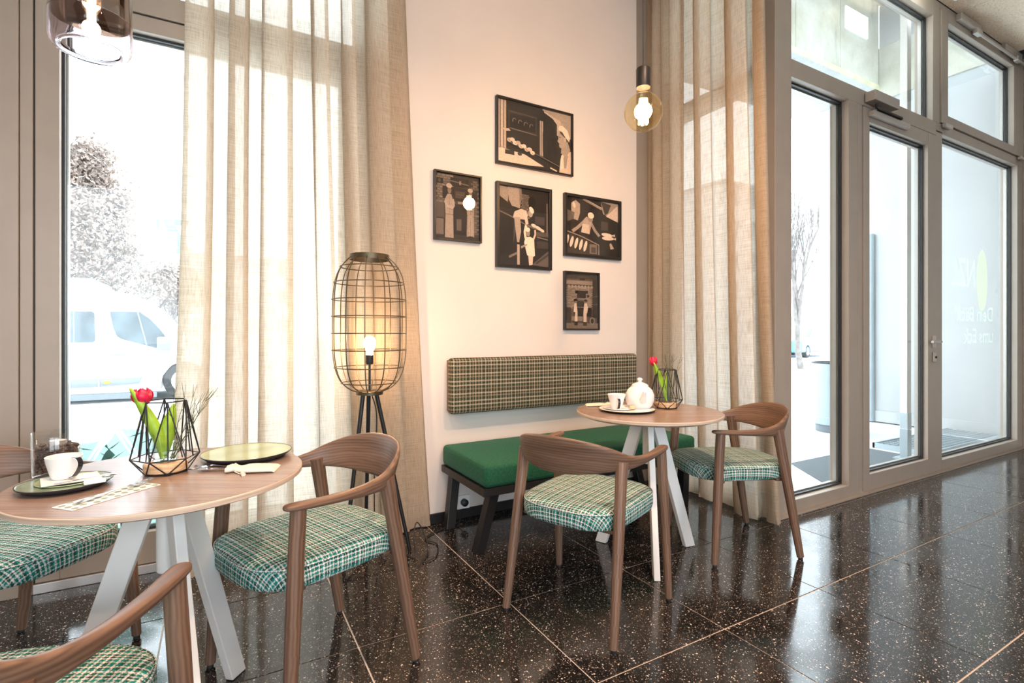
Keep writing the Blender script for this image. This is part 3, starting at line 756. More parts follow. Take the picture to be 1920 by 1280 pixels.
MB().box(-0.90, -0.70, -0.28, -0.03, 0.86, 1.09).build('wing_mirror', M['van_grey'], vn, bev=0.03)
MB().box(-3.0, -1.78, 0.15, 1.8, 1.88, 2.06).build('roof_box', M['van'], vn, bev=0.06)
car_wheel(vn, -0.52, 0.13); car_wheel(vn, -3.87, 0.13); car_wheel(vn, -0.52, 1.82); car_wheel(vn, -3.87, 1.82)
tag(vn, 'white van parked in the street beyond the left window', 'van')
# blue car beyond the sidelight
bc = empty('parked_car', (25.0, 15.2, -0.015), R(12))
MB().prism([(-2.1, 0.3), (-2.15, 0.8), (-1.5, 0.95), (-0.8, 1.4), (0.7, 1.42), (1.4, 0.95), (2.0, 0.85), (2.1, 0.4), (2.0, 0.25), (-2.0, 0.25)], lambda a, b, d: (a, d, b), -0.85, 0.85).build('body', M['car_blue'], bc, bev=0.06, seg=3)
MB().prism([(-1.25, 0.98), (-0.72, 1.33), (0.62, 1.35), (1.15, 0.98)], lambda a, b, d: (a, d, b), -0.862, 0.862).build('side_window', M['van_glass'], bc)
for xx, yy in ((-1.3, -0.75), (1.3, -0.75), (-1.3, 0.75), (1.3, 0.75)): car_wheel(bc, xx, yy, 0.31)
tag(bc, 'blue car parked far off, seen through the sidelight above the bin', 'car')

# trees: forking tapered branches, with withered leaves where the photo shows them
def tree(name, loc, h, seed, spread, levels, leaves, label, trunk_r=0.12, upright=0.5, cone=0):
    rnd = random.Random(seed)
    root = empty(name, loc)
    bm = MB(); tips = []
    def grow(p, d, L, r, lv):
        pts = [p]; q = Vector(p); dd = Vector(d)
        for k in range(3):
            dd = (dd + Vector((rnd.uniform(-.12, .12), rnd.uniform(-.12, .12), rnd.uniform(-.02, .1)))).normalized()
            q = q + dd * L / 3; pts.append(q.copy())
        bm.tube(pts, [r, r * 0.88, r * 0.76, r * 0.62], 5 if lv > 1 else 8, caps=False)
        if lv >= levels - 2: tips.extend(pts[1:])
        if lv >= levels: return
        nb = 3 if lv else 5
        for k in range(nb):
            a = rnd.uniform(0, 6.28); tilt = spread * rnd.uniform(0.6, 1.2)
            ax = Vector((math.cos(a), math.sin(a), 0))
            nd = (dd * math.cos(tilt) + ax * math.sin(tilt) + Vector((0, 0, upright * 0.3))).normalized()
            st = pts[rnd.choice((2, 3)) if k else 3]
            grow(st, nd, L * rnd.uniform(0.62, 0.82), r * 0.58, lv + 1)
    if cone:
        lead = [Vector((0.05 * math.sin(k), 0.04 * math.cos(2 * k), h * k / 10)) for k in range(11)]
        bm.tube(lead, [trunk_r * (1 - 0.09 * k) for k in range(11)], 8, caps=False)
        for k in range(46):
            t = 0.22 + 0.76 * k / 45; a = k * 2.4
            p = Vector((0, 0, h * t)); d = Vector((math.cos(a), math.sin(a), 0.55 + 0.5 * t)).normalized()
            grow(p, d, cone * (1.05 - t) * rnd.uniform(0.5, 0.8) + 0.12, trunk_r * 0.3 * (1.1 - t), levels - 2)
        tips.extend(lead[8:])
    else:
        grow(Vector((0, 0, 0)), Vector((0, 0, 1)), h * 0.34, trunk_r, 0)
    bm.build('branches', M['bark'], root, smooth=60)
    if leaves:
        lf = MB()
        for k in range(leaves):
            p = Vector(rnd.choice(tips)) + Vector((rnd.gauss(0, .14), rnd.gauss(0, .14), rnd.gauss(0, .12)))
            a = Vector((rnd.uniform(-1, 1), rnd.uniform(-1, 1), rnd.uniform(-1, 1))).normalized(); b = a.orthogonal().normalized()
            s = rnd.uniform(0.03, 0.065)
            lf.poly([p - a * s, p + b * s * 0.5, p + a * s, p - b * s * 0.5])
        o = lf.build('foliage', M['dry_leaf'], root); o['kind'] = 'stuff'
    return tag(root, label, 'tree')
tree('leafy_tree', (-2.55, 14.5, -0.015), 5.1, 5, 0.62, 5, 15000, 'tall cone-shaped tree with withered grey-brown leaves behind the van', 0.11, cone=1.5)
tree('leafy_tree', (-1.3, 17.5, -0.015), 3.3, 11, 0.75, 5, 4500, 'lower tree with pale brown leaves right of the tall tree', 0.08, 0.2)
tree('bare_tree', (16.3, 9.85, -0.015), 5.6, 8, 0.34, 5, 0, 'bare upright street tree seen through the sidelight', 0.10, 0.9)
# far buildings
def building(name, x0, x1, y0, y1, h, nx, nz, label):
    b = empty(name, ((x0 + x1) / 2, y0, -0.015))
    w_ = x1 - x0
    MB().box(-w_ / 2, w_ / 2, 0, y1 - y0, 0, h).build('wall', M['pale_building'], b)
    MB().box(-w_ / 2 - 0.3, w_ / 2 + 0.3, -0.3, y1 - y0 + 0.3, h, h + 0.35).build('roof_edge', M['concrete_grey'], b)
    me = MB().box(-0.7, 0.7, -0.05, 0.05, 0, 1.7).build('window', M['building_glass'], b); me.location = (-1000, 0, 0)
    first = True
    for i in range(nx):
        for k in range(nz):
            o = me if first else me.copy()
            if not first: col.objects.link(o)
            first = False
            o.location = (-w_ / 2 + (i + 0.5) * w_ / nx, 0, 1.2 + k * 3.1)
    tag(b, label, 'building')
building('office_building', 42, 78, 33, 45, 15.5, 12, 5, 'pale flat-roofed building far behind the bare street tree')
building('office_building', -24, 8, 62, 72, 9.0, 10, 3, 'pale long building far behind the van and trees')
# ------------------------------------------------------------------ curtains
def curtain(name, fn, W_top, W_bot, folds, seed, label, z0=0.006, z1=CEIL - 0.01, amp=0.036, loopx=0.42):
    """linen hanging in rounded folds; fn(along, out, z) -> world point; W_* = (start, end) along the rail"""
    rnd = random.Random(seed)
    nS = folds * 18; nZ = 44
    ph = [0.0]
    for k in range(folds): ph.append(ph[-1] + rnd.uniform(0.42, 1.7))
    ph = [p / ph[-1] for p in ph]
    ampk = [rnd.uniform(0.5, 1.0) for _ in range(folds + 1)]
    rows, uvs = [], []
    for j in range(nZ + 1):
        tz = j / nZ; z = z0 + (z1 - z0) * tz
        flare = (1 - tz) ** 1.5
        a0 = W_top[0] + (W_bot[0] - W_top[0]) * flare; a1 = W_top[1] + (W_bot[1] - W_top[1]) * flare
        row, uvr = [], []
        for i in range(nS + 1):
            s = i / nS
            k = min(int(s * folds), folds - 1); f = s * folds - k
            base = ph[k] + (ph[k + 1] - ph[k]) * f
            A = ampk[k] * (1 - f) + ampk[k + 1] * f
            th = 2 * math.pi * f
            wob = 0.10 * math.sin(3.1 * tz + k * 1.7 + seed) + 0.05 * math.sin(9 * tz + k)
            out = amp * A * (math.sin(th + wob * 2) + 0.25 * math.sin(2 * th + k)) * (0.75 + 0.35 * (1 - tz))
            al = a0 + (a1 - a0) * base - loopx * (ph[k + 1] - ph[k]) * (a1 - a0) * 0.5 * A * math.sin(2 * th + wob) + 0.006 * math.sin(5 * tz + k * 2.2)
            if j == 0: out += 0.012 * math.sin(4 * th + k)
            row.append(fn(al, out, z + (0.012 * (1 + math.sin(7 * base * folds / 3 + seed)) if j == 0 else 0)))
            uvr.append((s * folds * 0.22, z))
        rows.append(row); uvs.append(uvr)
    root = empty(name, fn((W_bot[0] + W_bot[1]) / 2, 0, 0))
    m = MB(); m.grid(rows, uvs=uvs)
    o = m.build('drape', M['linen'], root, smooth=180); o.location = -root.location
    # heading tape along the rail and a bottom hem
    m = MB(); m.tube([fn(W_top[0] + (W_top[1] - W_top[0]) * k / 20, 0, z1 + 0.003) for k in range(21)], 0.006, 6)
    o = m.build('rail', M['alu'], root, smooth=40); o.location = -root.location
    return tag(root, label, 'curtain')
curtain('curtain', lambda a, o, z: (a, 2.862 - o, z), (-0.105, 0.905), (-0.19, 1.085), 6, 4, 'long beige linen curtain behind the cage floor lamp', amp=0.042)
curtain('curtain', lambda a, o, z: (2.862 - o, a, z), (1.965, 2.93), (1.845, 2.93), 5, 21, 'long beige linen curtain beside the door behind the round bulb', amp=0.044)

# ------------------------------------------------------------------ chairs
def seat_outline(n=72):
    pts = []
    for k in range(n):
        a = 2 * math.pi * k / n
        c, s = math.cos(a), math.sin(a); e = 2 / 3.6
        x = 0.022 + 0.252 * math.copysign(abs(c) ** e, c)
        y = math.copysign(abs(s) ** e, s) * (0.222 + 0.018 * (x + 0.22) / 0.5)
        x += 0.018 * math.cos(math.pi * y / 0.48) * (1 if c > 0 else -0.6) * abs(c)
        pts.append((x, y))
    return pts
def make_chair():
    root = empty('armchair')
    ol = seat_outline(); n = len(ol)
    nr = []
    for k in range(n):
        (xa, ya), (xb, yb) = ol[k - 1], ol[(k + 1) % n]
        d = Vector((yb - ya, xa - xb)).normalized(); nr.append((d.x, d.y))
    zt = 0.478
    rings = [(0.70, 0.402), (0.955, 0.400), (0.985, 0.404), (0.998, 0.414), (1.0, 0.43), (0.998, 0.448), (0.988, 0.459), (0.968, 0.467), (0.93, 0.4725), (0.8, 0.4775), (0.55, 0.4805), (0.25, 0.482), (0.02, 0.482)]
    rows, uvs = [], []
    for sc, z in rings:
        rows.append([(0.022 + (x - 0.022) * sc, y * sc, z) for x, y in ol])
        drop = max(0.0, 0.467 - z)
        uvs.append([(0.022 + (x - 0.022) * sc + nx * drop, y * sc + ny * drop) for (x, y), (nx, ny) in zip(ol, nr)])
    m = MB(); b = m.grid(rows, True, uvs)
    m.face([b + (len(rings) - 1) * n + k for k in range(n)], uvs[-1]); m.face([b + k for k in range(n)][::-1], uvs[0][::-1])
    seat = m.build('seat', M['plaid'], root, smooth=60)
    for z, sc in ((0.4615, 0.990),):
        p = MB(); loop = [(0.022 + (x - 0.022) * sc, y * sc, z) for x, y in ol]
        p.tube(loop + [loop[0]], 0.0032, 6, caps=False); p.build('piping', M['plaid'], seat, smooth=60)
    fr = MB()
    fr.box(-0.16, 0.18, -0.175, -0.14, 0.384, 0.403); fr.box(-0.16, 0.18, 0.14, 0.175, 0.384, 0.403)
    fr.box(0.15, 0.185, -0.215, 0.215, 0.386, 0.401); fr.box(-0.165, -0.13, -0.205, 0.205, 0.386, 0.401)
    fr.build('seat_frame', M['walnut'], root, bev=0.004)
    # arm and back: one steam-bent band, flat at the arm tips, upright at the back
    st = [(0.238, 0.252, 0.6545, 0.010, 0.012, 0.0), (0.226, 0.254, 0.654, 0.0165, 0.036, 0.0), (0.19, 0.256, 0.652, 0.021, 0.042, 0.0), (0.10, 0.257, 0.647, 0.024, 0.036, 0.02),
          (-0.01, 0.252, 0.645, 0.034, 0.027, 0.08), (-0.10, 0.236, 0.650, 0.056, 0.023, 0.18), (-0.165, 0.203, 0.664, 0.090, 0.021, 0.25),
          (-0.222, 0.142, 0.674, 0.128, 0.017, 0.27), (-0.250, 0.072, 0.677, 0.150, 0.015, 0.27), (-0.258, 0.0, 0.678, 0.156, 0.015, 0.27)]
    full = [(x, -y, z, hh, t, tl) for x, y, z, hh, t, tl in st] + [s for s in st[::-1][1:]]
    sm = catmull(full, 6)
    rows, uvs = [], []; u = 0; K = 20
    for i, s in enumerate(sm):
        p = Vector(s[:3]); q0 = Vector(sm[max(i - 1, 0)][:3]); q1 = Vector(sm[min(i + 1, len(sm) - 1)][:3])
        if i: u += (p - q0).length
        t = (q1 - q0); t.z = 0; t.normalize()
        out = Vector((-t.y, t.x, 0)); out = -out if out.dot(Vector((-0.02 + 0 * p.x, 0, 0)) + Vector((p.x - 0.05, p.y, 0))) < 0 else out
        up = (Vector((0, 0, 1)) + out * s[5]).normalized(); side = (out - up * out.dot(up)).normalized()
        row, uvr = [], []
        for k in range(K):
            a = 2 * math.pi * k / K; c, sn = math.cos(a), math.sin(a); e = 0.62
            hx = math.copysign(abs(c) ** e, c) * s[4] / 2; hz = math.copysign(abs(sn) ** e, sn) * s[3] / 2
            row.append(p + side * hx + up * hz); uvr.append((u, hz + hx * 0.3))
        rows.append(row); uvs.append(uvr)
    m = MB(); b = m.grid(rows, True, uvs)
    m.face([b + k for k in range(K)]); m.face([b + (len(rows) - 1) * K + k for k in range(K)][::-1])
    m.build('backrest', M['walnut'], root, smooth=70)
    for sy in (-1, 1):
        for front in (True, False):
            if front: foot, top = Vector((0.235, 0.272 * sy, 0.012)), Vector((0.195, 0.254 * sy, 0.646))
            else: foot, top = Vector((-0.238, 0.240 * sy, 0.012)), Vector((-0.128, 0.222 * sy, 0.655))
            pts, rr = [], []
            for k in range(9):
                t = k / 8; pts.append(foot.lerp(top, t)); rr.append(0.0145 + 0.0065 * math.sin(math.pi * min(1, t * 1.05) * 0.62) + (0.003 * max(0, t - 0.8) * 5 if not front else 0))
            m = MB(); m.tube(pts, rr, 14, flat=1.12 if front else 1.2, upv=(1, 0, 0))
            lg = m.build('leg', M['walnut'], root, smooth=50)
            MB().tube([foot - Vector((0, 0, 0.012)), foot + Vector((0, 0, 0.001))], 0.011, 10).build('glide', M['black_plastic'], lg, smooth=40)
    return root
chair0 = make_chair()
CH = [((1.345, 1.737), 24.0, 'walnut armchair with green check seat, its back to the camera, before the green bench'),
      ((2.426, 1.857), 157.0, 'walnut armchair with green check seat beside the right curtain'),
      ((0.290, 1.870), 200.4, 'walnut armchair with green check seat between the round table and the floor lamp'),
      ((-0.620, 2.307), -38.5, 'walnut armchair against the left window behind the table with the coffee bean glass'),
      ((-0.392, 1.178), 64.0, 'walnut armchair cut off by the bottom left corner of the picture')]
for i, ((x, y), a, lab) in enumerate(CH):
    o = chair0 if i == 0 else copy_tree(chair0)
    o.location = (x, y, 0); o.rotation_euler = (0, 0, R(a))
    tag(o, lab, 'chair', 'walnut armchairs with green check seats')

# ------------------------------------------------------------------ tables
def round_table(loc, rad, a0, label):
    root = empty('round_table', (*loc, 0))
    m = MB(); n = 96; zt = 0.740
    prof = [(rad - 0.035, zt - 0.027), (rad - 0.004, zt - 0.0165), (rad, zt - 0.014), (rad, zt - 0.002), (rad - 0.002, zt)]
    m.lathe(prof, n); m.f.pop(); m.uv.pop(); m.c.pop()
    edge = m.build('edge', M['ply'], root, smooth=30)
    t = MB()
    pts = [((rad - 0.002) * math.cos(2 * math.pi * k / n), (rad - 0.002) * math.sin(2 * math.pi * k / n)) for k in range(n)]
    t.v = [(x, y, zt + 0.0004) for x, y in pts] + [(x, y, zt - 0.002) for x, y in pts]
    t.face(range(n), [(x * 0.87 - y * 0.5, x * 0.5 + y * 0.87) for x, y in pts]); t.face(list(range(n, 2 * n))[::-1], [(x, y) for x, y in pts][::-1])
    for k in range(n): t.face([k, n + k, n + (k + 1) % n, (k + 1) % n])
    t.build('tabletop', M['top_wood'], root)
    MB().lathe([(0.0, 0.47), (0.026, 0.47), (0.028, 0.472), (0.028, 0.712), (0.0, 0.712)], 24).build('hub', M['white_metal'], root, smooth=40)
    MB().lathe([(0.0, 0.704), (0.15, 0.704), (0.15, 0.713), (0.0, 0.713)], 32).build('mounting_plate', M['white_metal'], root, smooth=40)
    for k in range(3):
        a = R(a0 + 120 * k); ca, sa = math.cos(a), math.sin(a)
        def P(r, t, z): return (r * ca - t * sa, r * sa + t * ca, z)
        th = 0.0145
        lg = MB().hexa([P(0.236, -th, 0.002), P(0.298, -th, 0.002), P(0.298, th, 0.002), P(0.236, th, 0.002), P(0.012, -th, 0.706), P(0.078, -th, 0.706), P(0.078, th, 0.706), P(0.012, th, 0.706)])
        l = lg.build('leg', M['white_metal'], root, bev=0.003)
        MB().hexa([P(0.24, -th * .8, 0.0), P(0.295, -th * .8, 0.0), P(0.295, th * .8, 0.0), P(0.24, th * .8, 0.0), P(0.24, -th * .8, 0.003), P(0.295, -th * .8, 0.003), P(0.295, th * .8, 0.003), P(0.24, th * .8, 0.003)]).build('foot_pad', M['black_plastic'], l)
    return tag(root, label, 'table', 'round walnut tables on white splayed legs')
T1 = (-0.125, 1.752); T2 = (1.925, 1.965); ZT = 0.7404
round_table(T1, 0.352, 49, 'round walnut table on white legs with plates, nearest the camera on the left')
round_table(T2, 0.365, -6.5, 'round walnut table on white legs carrying a teapot before the green bench')

# ------------------------------------------------------------------ bench and wall cushion
bn = empty('bench', (1.93, 2.61, 0))
def rbox(x0, x1, y0, y1, z0, z1, r, name, mat, par, uvf, seg=5):
    o = MB().box(x0, x1, y0, y1, z0, z1).build(name, mat, par, bev=r, seg=seg)
    bm = bmesh.new(); bm.from_mesh(o.data); uvl = bm.loops.layers.uv.verify()
    for f in bm.faces:
        for l in f.loops: l[uvl].uv = uvf(l.vert.co, f.normal)
    bm.to_mesh(o.data); bm.free()
    me = o.data; me.polygons.foreach_set('use_smooth', [True] * len(me.polygons))
    return o
def uv_wrap(co, n): return (co.x + (co.y if abs(n.x) > 0.5 else 0), co.z + (co.y if abs(n.z) > 0.5 else 0))
rbox(-0.765, 0.765, -0.29, 0.29, 0.352, 0.472, 0.026, 'seat_cushion', M['greenweave'], bn, uv_wrap)
p = MB(); y_ = -0.279; p.tube([(-0.75, y_, 0.461), (0.75, y_, 0.461)], 0.004, 6); p.tube([(-0.757, -0.27, 0.461), (-0.757, 0.27, 0.461)], 0.004, 6)
p.build('piping', M['greenweave'], bn, smooth=60)
f = MB(); f.box(-0.77, 0.77, -0.285, -0.235, 0.312, 0.352); f.box(-0.77, 0.77, 0.235, 0.285, 0.312, 0.352); f.box(-0.77, -0.72, -0.235, 0.235, 0.312, 0.352); f.box(0.72, 0.77, -0.235, 0.235, 0.312, 0.352); f.box(-0.72, 0.72, -0.235, 0.235, 0.345, 0.352)
f.build('frame', M['black_metal'], bn, bev=0.002)
for sx in (-1, 1):
    for sy in (-1, 1):
        xt, yt, xf, yf = 0.70 * sx, 0.245 * sy, 0.745 * sx, (-0.185 if sy < 0 else 0.20)
        hw = 0.027
        xf = 0.755 * sx
        MB().hexa([(xf - hw, yf - hw, 0), (xf + hw, yf - hw, 0), (xf + hw, yf + hw, 0), (xf - hw, yf + hw, 0), (xt - hw, yt - hw, 0.315), (xt + hw, yt - hw, 0.315), (xt + hw, yt + hw, 0.315), (xt - hw, yt + hw, 0.315)]).build('leg', M['black_metal'], bn, bev=0.003)
tag(bn, 'long bench with green woven seat cushion on black legs under the pictures', 'bench')
bk = empty('wall_cushion', (1.93, YW, 0.655))
rbox(-0.735, 0.735, -0.095, -0.022, 0.0, 0.335, 0.024, 'cushion', M['plaid_brown'], bk, uv_wrap)
MB().box(-0.725, 0.725, -0.024, -0.001, 0.015, 0.32).build('backing_board', M['walnut'], bk)
tag(bk, 'long wall-mounted back cushion in brown and green check above the bench', 'cushion')

# ------------------------------------------------------------------ floor lamp
lp = empty('floor_lamp', (0.660, 2.610, 0))
zs = [0.846, 0.856, 0.874, 0.903, 0.945, 0.99, 1.05, 1.18, 1.31, 1.37, 1.42, 1.455, 1.485, 1.505, 1.518]
rs = [0.060, 0.088, 0.117, 0.143, 0.162, 0.172, 0.178, 0.180, 0.178, 0.172, 0.162, 0.148, 0.128, 0.109, 0.094]
def rad_at(z):
    for (a, ra), (b, rb_) in zip(zip(zs, rs), list(zip(zs, rs))[1:]):
        if z <= b: return ra + (rb_ - ra) * (z - a) / (b - a)
    return rs[-1]
for k in range(12):
    a = 2 * math.pi * (k + 0.3) / 12
    sp = catmull([(r_ * math.cos(a), r_ * math.sin(a), z_) for r_, z_ in zip(rs, zs)], 3)
    MB().tube(sp, 0.0026, 6).build('cage_wire', M['wire'], lp, smooth=60)
for z_ in (1.469, 1.39, 1.306, 1.222, 1.138, 1.055, 0.969, 0.892):
    r_ = rad_at(z_) + 0.003
    MB().tube([(r_ * math.cos(2 * math.pi * k / 48), r_ * math.sin(2 * math.pi * k / 48), z_) for k in range(49)], 0.0026, 6, caps=False).build('cage_ring', M['wire'], lp, smooth=60)
MB().lathe([(0.091, 1.506), (0.097, 1.506), (0.097, 1.532), (0.091, 1.532)], 40, closed=True).build('top_hoop', M['wire'], lp, smooth=40)
MB().lathe([(0.0, 0.832), (0.066, 0.832), (0.066, 0.848), (0.06, 0.852), (0.0, 0.852)], 40).build('base_disc', M['wire'], lp, smooth=40)
MB().tube([(0, 0, 0.85), (0, 0, 0.985)], 0.006, 10).build('stem', M['black_metal'], lp, smooth=40)
MB().lathe([(0.0, 0.98), (0.017, 0.983), (0.019, 0.99), (0.019, 1.03), (0.0, 1.03)], 20).build('socket', M['black_plastic'], lp, smooth=40)
MB().lathe([(0.0, 1.028), (0.014, 1.03), (0.016, 1.045), (0.026, 1.07), (0.030, 1.09), (0.026, 1.11), (0.014, 1.122), (0.0, 1.125)], 20).build('bulb', M['lamp_bulb'], lp, smooth=60)
feet = [(0.208, -0.003), (-0.134, -0.022), (0.02, 0.165)]
for fx, fy in feet:
    s_ = 0.034 / math.hypot(fx, fy)
    MB().tube([(fx, fy, 0.004), (fx * s_, fy * s_, 0.835)], [0.0095, 0.011], 10).build('leg', M['black_metal'], lp, smooth=40)
m = MB()
for i in range(3):
    q = [(feet[i][0] * 0.93, feet[i][1] * 0.93, 0.075), (feet[(i + 1) % 3][0] * 0.93, feet[(i + 1) % 3][1] * 0.93, 0.075)]
    m.tube(q, 0.005, 8)
m.build('brace', M['black_metal'], lp, smooth=40)
cb = catmull([(0.008, -0.01, 0.83), (0.03, -0.02, 0.72), (0.02, -0.015, 0.45), (0.03, 0.0, 0.15), (0.06, -0.05, 0.008), (0.16, -0.02, 0.006), (0.20, -0.10, 0.006), (0.24, 0.03, 0.06), (0.27, 0.06, 0.12), (0.30, 0.0, 0.05), (0.27, -0.10, 0.006), (0.22, -0.17, 0.006), (0.30, -0.14, 0.006), (0.36, 0.0, 0.006), (0.33, 0.10, 0.006), (0.45, 0.18, 0.006), (0.58, 0.21, 0.02), (0.625, 0.245, 0.08)], 8)
MB().tube(cb, 0.0032, 6).build('cable', M['black_plastic'], lp, smooth=60)
tag(lp, 'floor lamp with lit bulb in a barrel-shaped wire cage on black tripod legs', 'lamp')
# wall socket with plug
so = empty('wall_socket', (1.312, YW, 0.10))
MB().box(-0.042, 0.042, -0.012, 0.0, -0.042, 0.042).build('plate', M['white_plastic'], so, bev=0.004)
o = MB().lathe([(0.0, 0.0), (0.022, 0.0), (0.022, 0.026), (0.012, 0.034), (0.0, 0.034)], 24).build('plug', M['black_plastic'], so, smooth=40); o.rotation_euler = (R(90), 0, 0); o.location = (0, -0.010, 0)
tag(so, 'white wall socket with a black plug under the bench', 'socket')

# ------------------------------------------------------------------ pendants
def pendant_bulb(loc, label):
    root = empty('pendant_lamp', loc)
    r = 0.093
    prof = []
    for k in range(25):
        a = math.pi * k / 24 * 0.86
        prof.append((r * math.sin(a), -r * math.cos(a)))
    zt = prof[-1][1]
    prof += [(0.036, zt + 0.010), (0.033, zt + 0.03), (0.033, zt + 0.045)]
    m = MB(); m.lathe(prof, 48, closed=False); m.f.pop(); m.uv.pop(); m.c.pop()
    m.build('glass_globe', M['bulb_glass'], root, smooth=80)
    zc = zt + 0.035
    MB().lathe([(0.0, zc), (0.034, zc), (0.034, zc + 0.003), (0.035, zc + 0.09), (0.032, zc + 0.095), (0.0, zc + 0.097)], 32).build('socket', M['black_metal'], root, smooth=40)
    MB().tube([(0, 0, zc + 0.09), (0, 0, CEIL - loc[2])], 0.0032, 8).build('cord', M['black_plastic'], root, smooth=40)
    f = MB()
    for k in range(6):
        a = 2 * math.pi * k / 6
        f.tube([(0.021 * math.cos(a), 0.021 * math.sin(a), -0.058), (0.017 * math.cos(a), 0.017 * math.sin(a), 0.058)], 0.0048, 6)
    f.build('filament', M['filament'], root)
    s = MB(); s.tube([(0, 0, zt + 0.03), (0, 0, 0.062)], 0.006, 8); s.tube([(0, 0, -0.066), (0, 0, -0.058)], 0.004, 6)
    s.build('filament_mount', M['clear'], root, smooth=40)
    MB().lathe([(0.0, CEIL - loc[2] - 0.028), (0.05, CEIL - loc[2] - 0.026), (0.05, CEIL - loc[2]), (0.0, CEIL - loc[2])], 24).build('canopy', M['black_metal'], root, smooth=40)
    point_light('pendant_light', root, (0, 0, -0.005), (1.0, 0.57, 0.31), 40.0, 0.05)
    return tag(root, label, 'lamp')
pendant_bulb((1.814, 1.885, 2.225), 'hanging amber globe bulb with black socket over the table with the teapot')
def pendant_glass(loc, label):
    root = empty('pendant_lamp', loc)
    r = 0.088; H = 0.30
    g = MB(); g.lathe([(0.060, 0.010), (0.062, 0.004), (0.070, 0.0), (0.079, 0.004), (0.0855, 0.013), (r, 0.028), (r, 0.085), (r - 0.004, 0.085), (r - 0.004, 0.030), (0.0815, 0.016), (0.076, 0.009), (0.070, 0.006), (0.066, 0.009)], 56, closed=True)
    g.build('glass_shade', M['smoke_glass'], root, smooth=70)
    g = MB(); g.lathe([(r, 0.085), (r, H), (r - 0.012, H + 0.014), (0.03, H + 0.02), (0.03, H + 0.016), (r - 0.014, H + 0.01), (r - 0.004, H - 0.002), (r - 0.004, 0.085)], 56, closed=True)
    g.build('bronze_band', M['gold_glass'], root, smooth=70)
    MB().lathe([(0.0, H + 0.05), (0.022, H + 0.05), (0.022, H - 0.03), (0.0, H - 0.03)], 24).build('socket', M['black_metal'], root, smooth=40)
    MB().tube([(0, 0, 0.09), (0, 0, H - 0.04)], 0.016, 16).build('bulb', M['clear'], root, smooth=40)
    f = MB()
    for k in range(4):
        a = math.pi / 2 * k
        f.tube([(0.007 * math.cos(a), 0.007 * math.sin(a), 0.10), (0.007 * math.cos(a), 0.007 * math.sin(a), H - 0.05)], 0.0022, 6)
    f.build('filament', M['filament'], root)
    MB().tube([(0, 0, H + 0.04), (0, 0, CEIL - loc[2])], 0.0032, 8).build('cord', M['black_plastic'], root, smooth=40)
    MB().lathe([(0.0, CEIL - loc[2] - 0.028), (0.05, CEIL - loc[2] - 0.026), (0.05, CEIL - loc[2]), (0.0, CEIL - loc[2])], 24).build('canopy', M['black_metal'], root, smooth=40)
    point_light('pendant_light', root, (0, 0, 0.13), (1.0, 0.70, 0.40), 1.6, 0.02)
    return tag(root, label, 'lamp')
pendant_glass((-0.29, 1.72, 1.875), 'hanging smoked glass cylinder lamp at the top left corner')
# unseen downlights added as warm fill above and behind the camera
def fill_downlight(x, y, power, label):
    root = empty('fill_spotlight', (x, y, CEIL))
    MB().lathe([(0.055, -0.11), (0.062, -0.11), (0.062, 0.0), (0.0, 0.0), (0.0, -0.02), (0.055, -0.03)], 28, closed=True).build('housing', M['black_metal'], root, smooth=40)
    MB().lathe([(0.0, -0.085), (0.05, -0.085), (0.05, -0.08), (0.0, -0.08)], 28).build('lens', m_emit('lit_lens', (1, 0.8, 0.58), 14), root)
    l = bpy.data.lights.new('fill_spot', 'AREA'); l.shape = 'DISK'; l.size = 0.11; l.color = (1.0, 0.63, 0.43); l.energy = power; l.spread = R(140)
    o = bpy.data.objects.new('fill_spot', l); o.location = (0, 0, -0.112); o.parent = root; col.objects.link(o)
    tag(root, label, 'lamp', 'added fill spotlights behind the camera')
for x, y, p_ in ((0.0, 0.55, 34), (1.5, 0.45, 44), (0.0, -1.6, 20), (2.2, -1.7, 24)):
    fill_downlight(x, y, p_, 'black cylindrical spotlight added for fill above the camera')
# lit escape-route sign hanging inside above the door; it mirrors in the fanlight
es = empty('escape_sign', (4.62, 1.70, CEIL))
MB().box(-0.18, 0.18, -0.022, 0.022, -0.235, -0.035).build('housing', M['white_plastic'], es, bev=0.006)
for sy in (-1, 1):
    MB().box(-0.168, 0.168, min(sy * 0.0225, sy * 0.026), max(sy * 0.0225, sy * 0.026), -0.223, -0.047).build('lit_panel', M['sign_panel'], es)
for sx in (-0.11, 0.11): MB().tube([(sx, 0, -0.036), (sx, 0, 0)], 0.004, 8).build('hanger', M['alu'], es, smooth=40)
tag(es, 'lit white escape sign hanging above the glass door, mirrored in the fanlight', 'sign')

# ------------------------------------------------------------------ framed photographs
def sep(g):
    g = g ** 1.3; return (g * 0.90, g * 0.69, g * 0.53)
def ell(cx, cy, rx, ry, rot=0, n=18, a0=0, a1=360):
    c, s = math.cos(R(rot)), math.sin(R(rot))
    return [(cx + rx * math.cos(t) * c - ry * math.sin(t) * s, cy + rx * math.cos(t) * s + ry * math.sin(t) * c)
            for t in [R(a0 + (a1 - a0) * k / n) for k in range(n)]]
def rect(a, b, c, d): return [(a, c), (b, c), (b, d), (a, d)]
def strip(p, wd):
    out, back = [], []
    for i, (x, y) in enumerate(p):
        x0, y0 = p[max(i - 1, 0)]; x1, y1 = p[min(i + 1, len(p) - 1)]
        L = math.hypot(x1 - x0, y1 - y0) or 1; nx, ny = -(y1 - y0) / L * wd / 2, (x1 - x0) / L * wd / 2
        out.append((x + nx, y + ny)); back.append((x - nx, y - ny))
    return out + back[::-1]
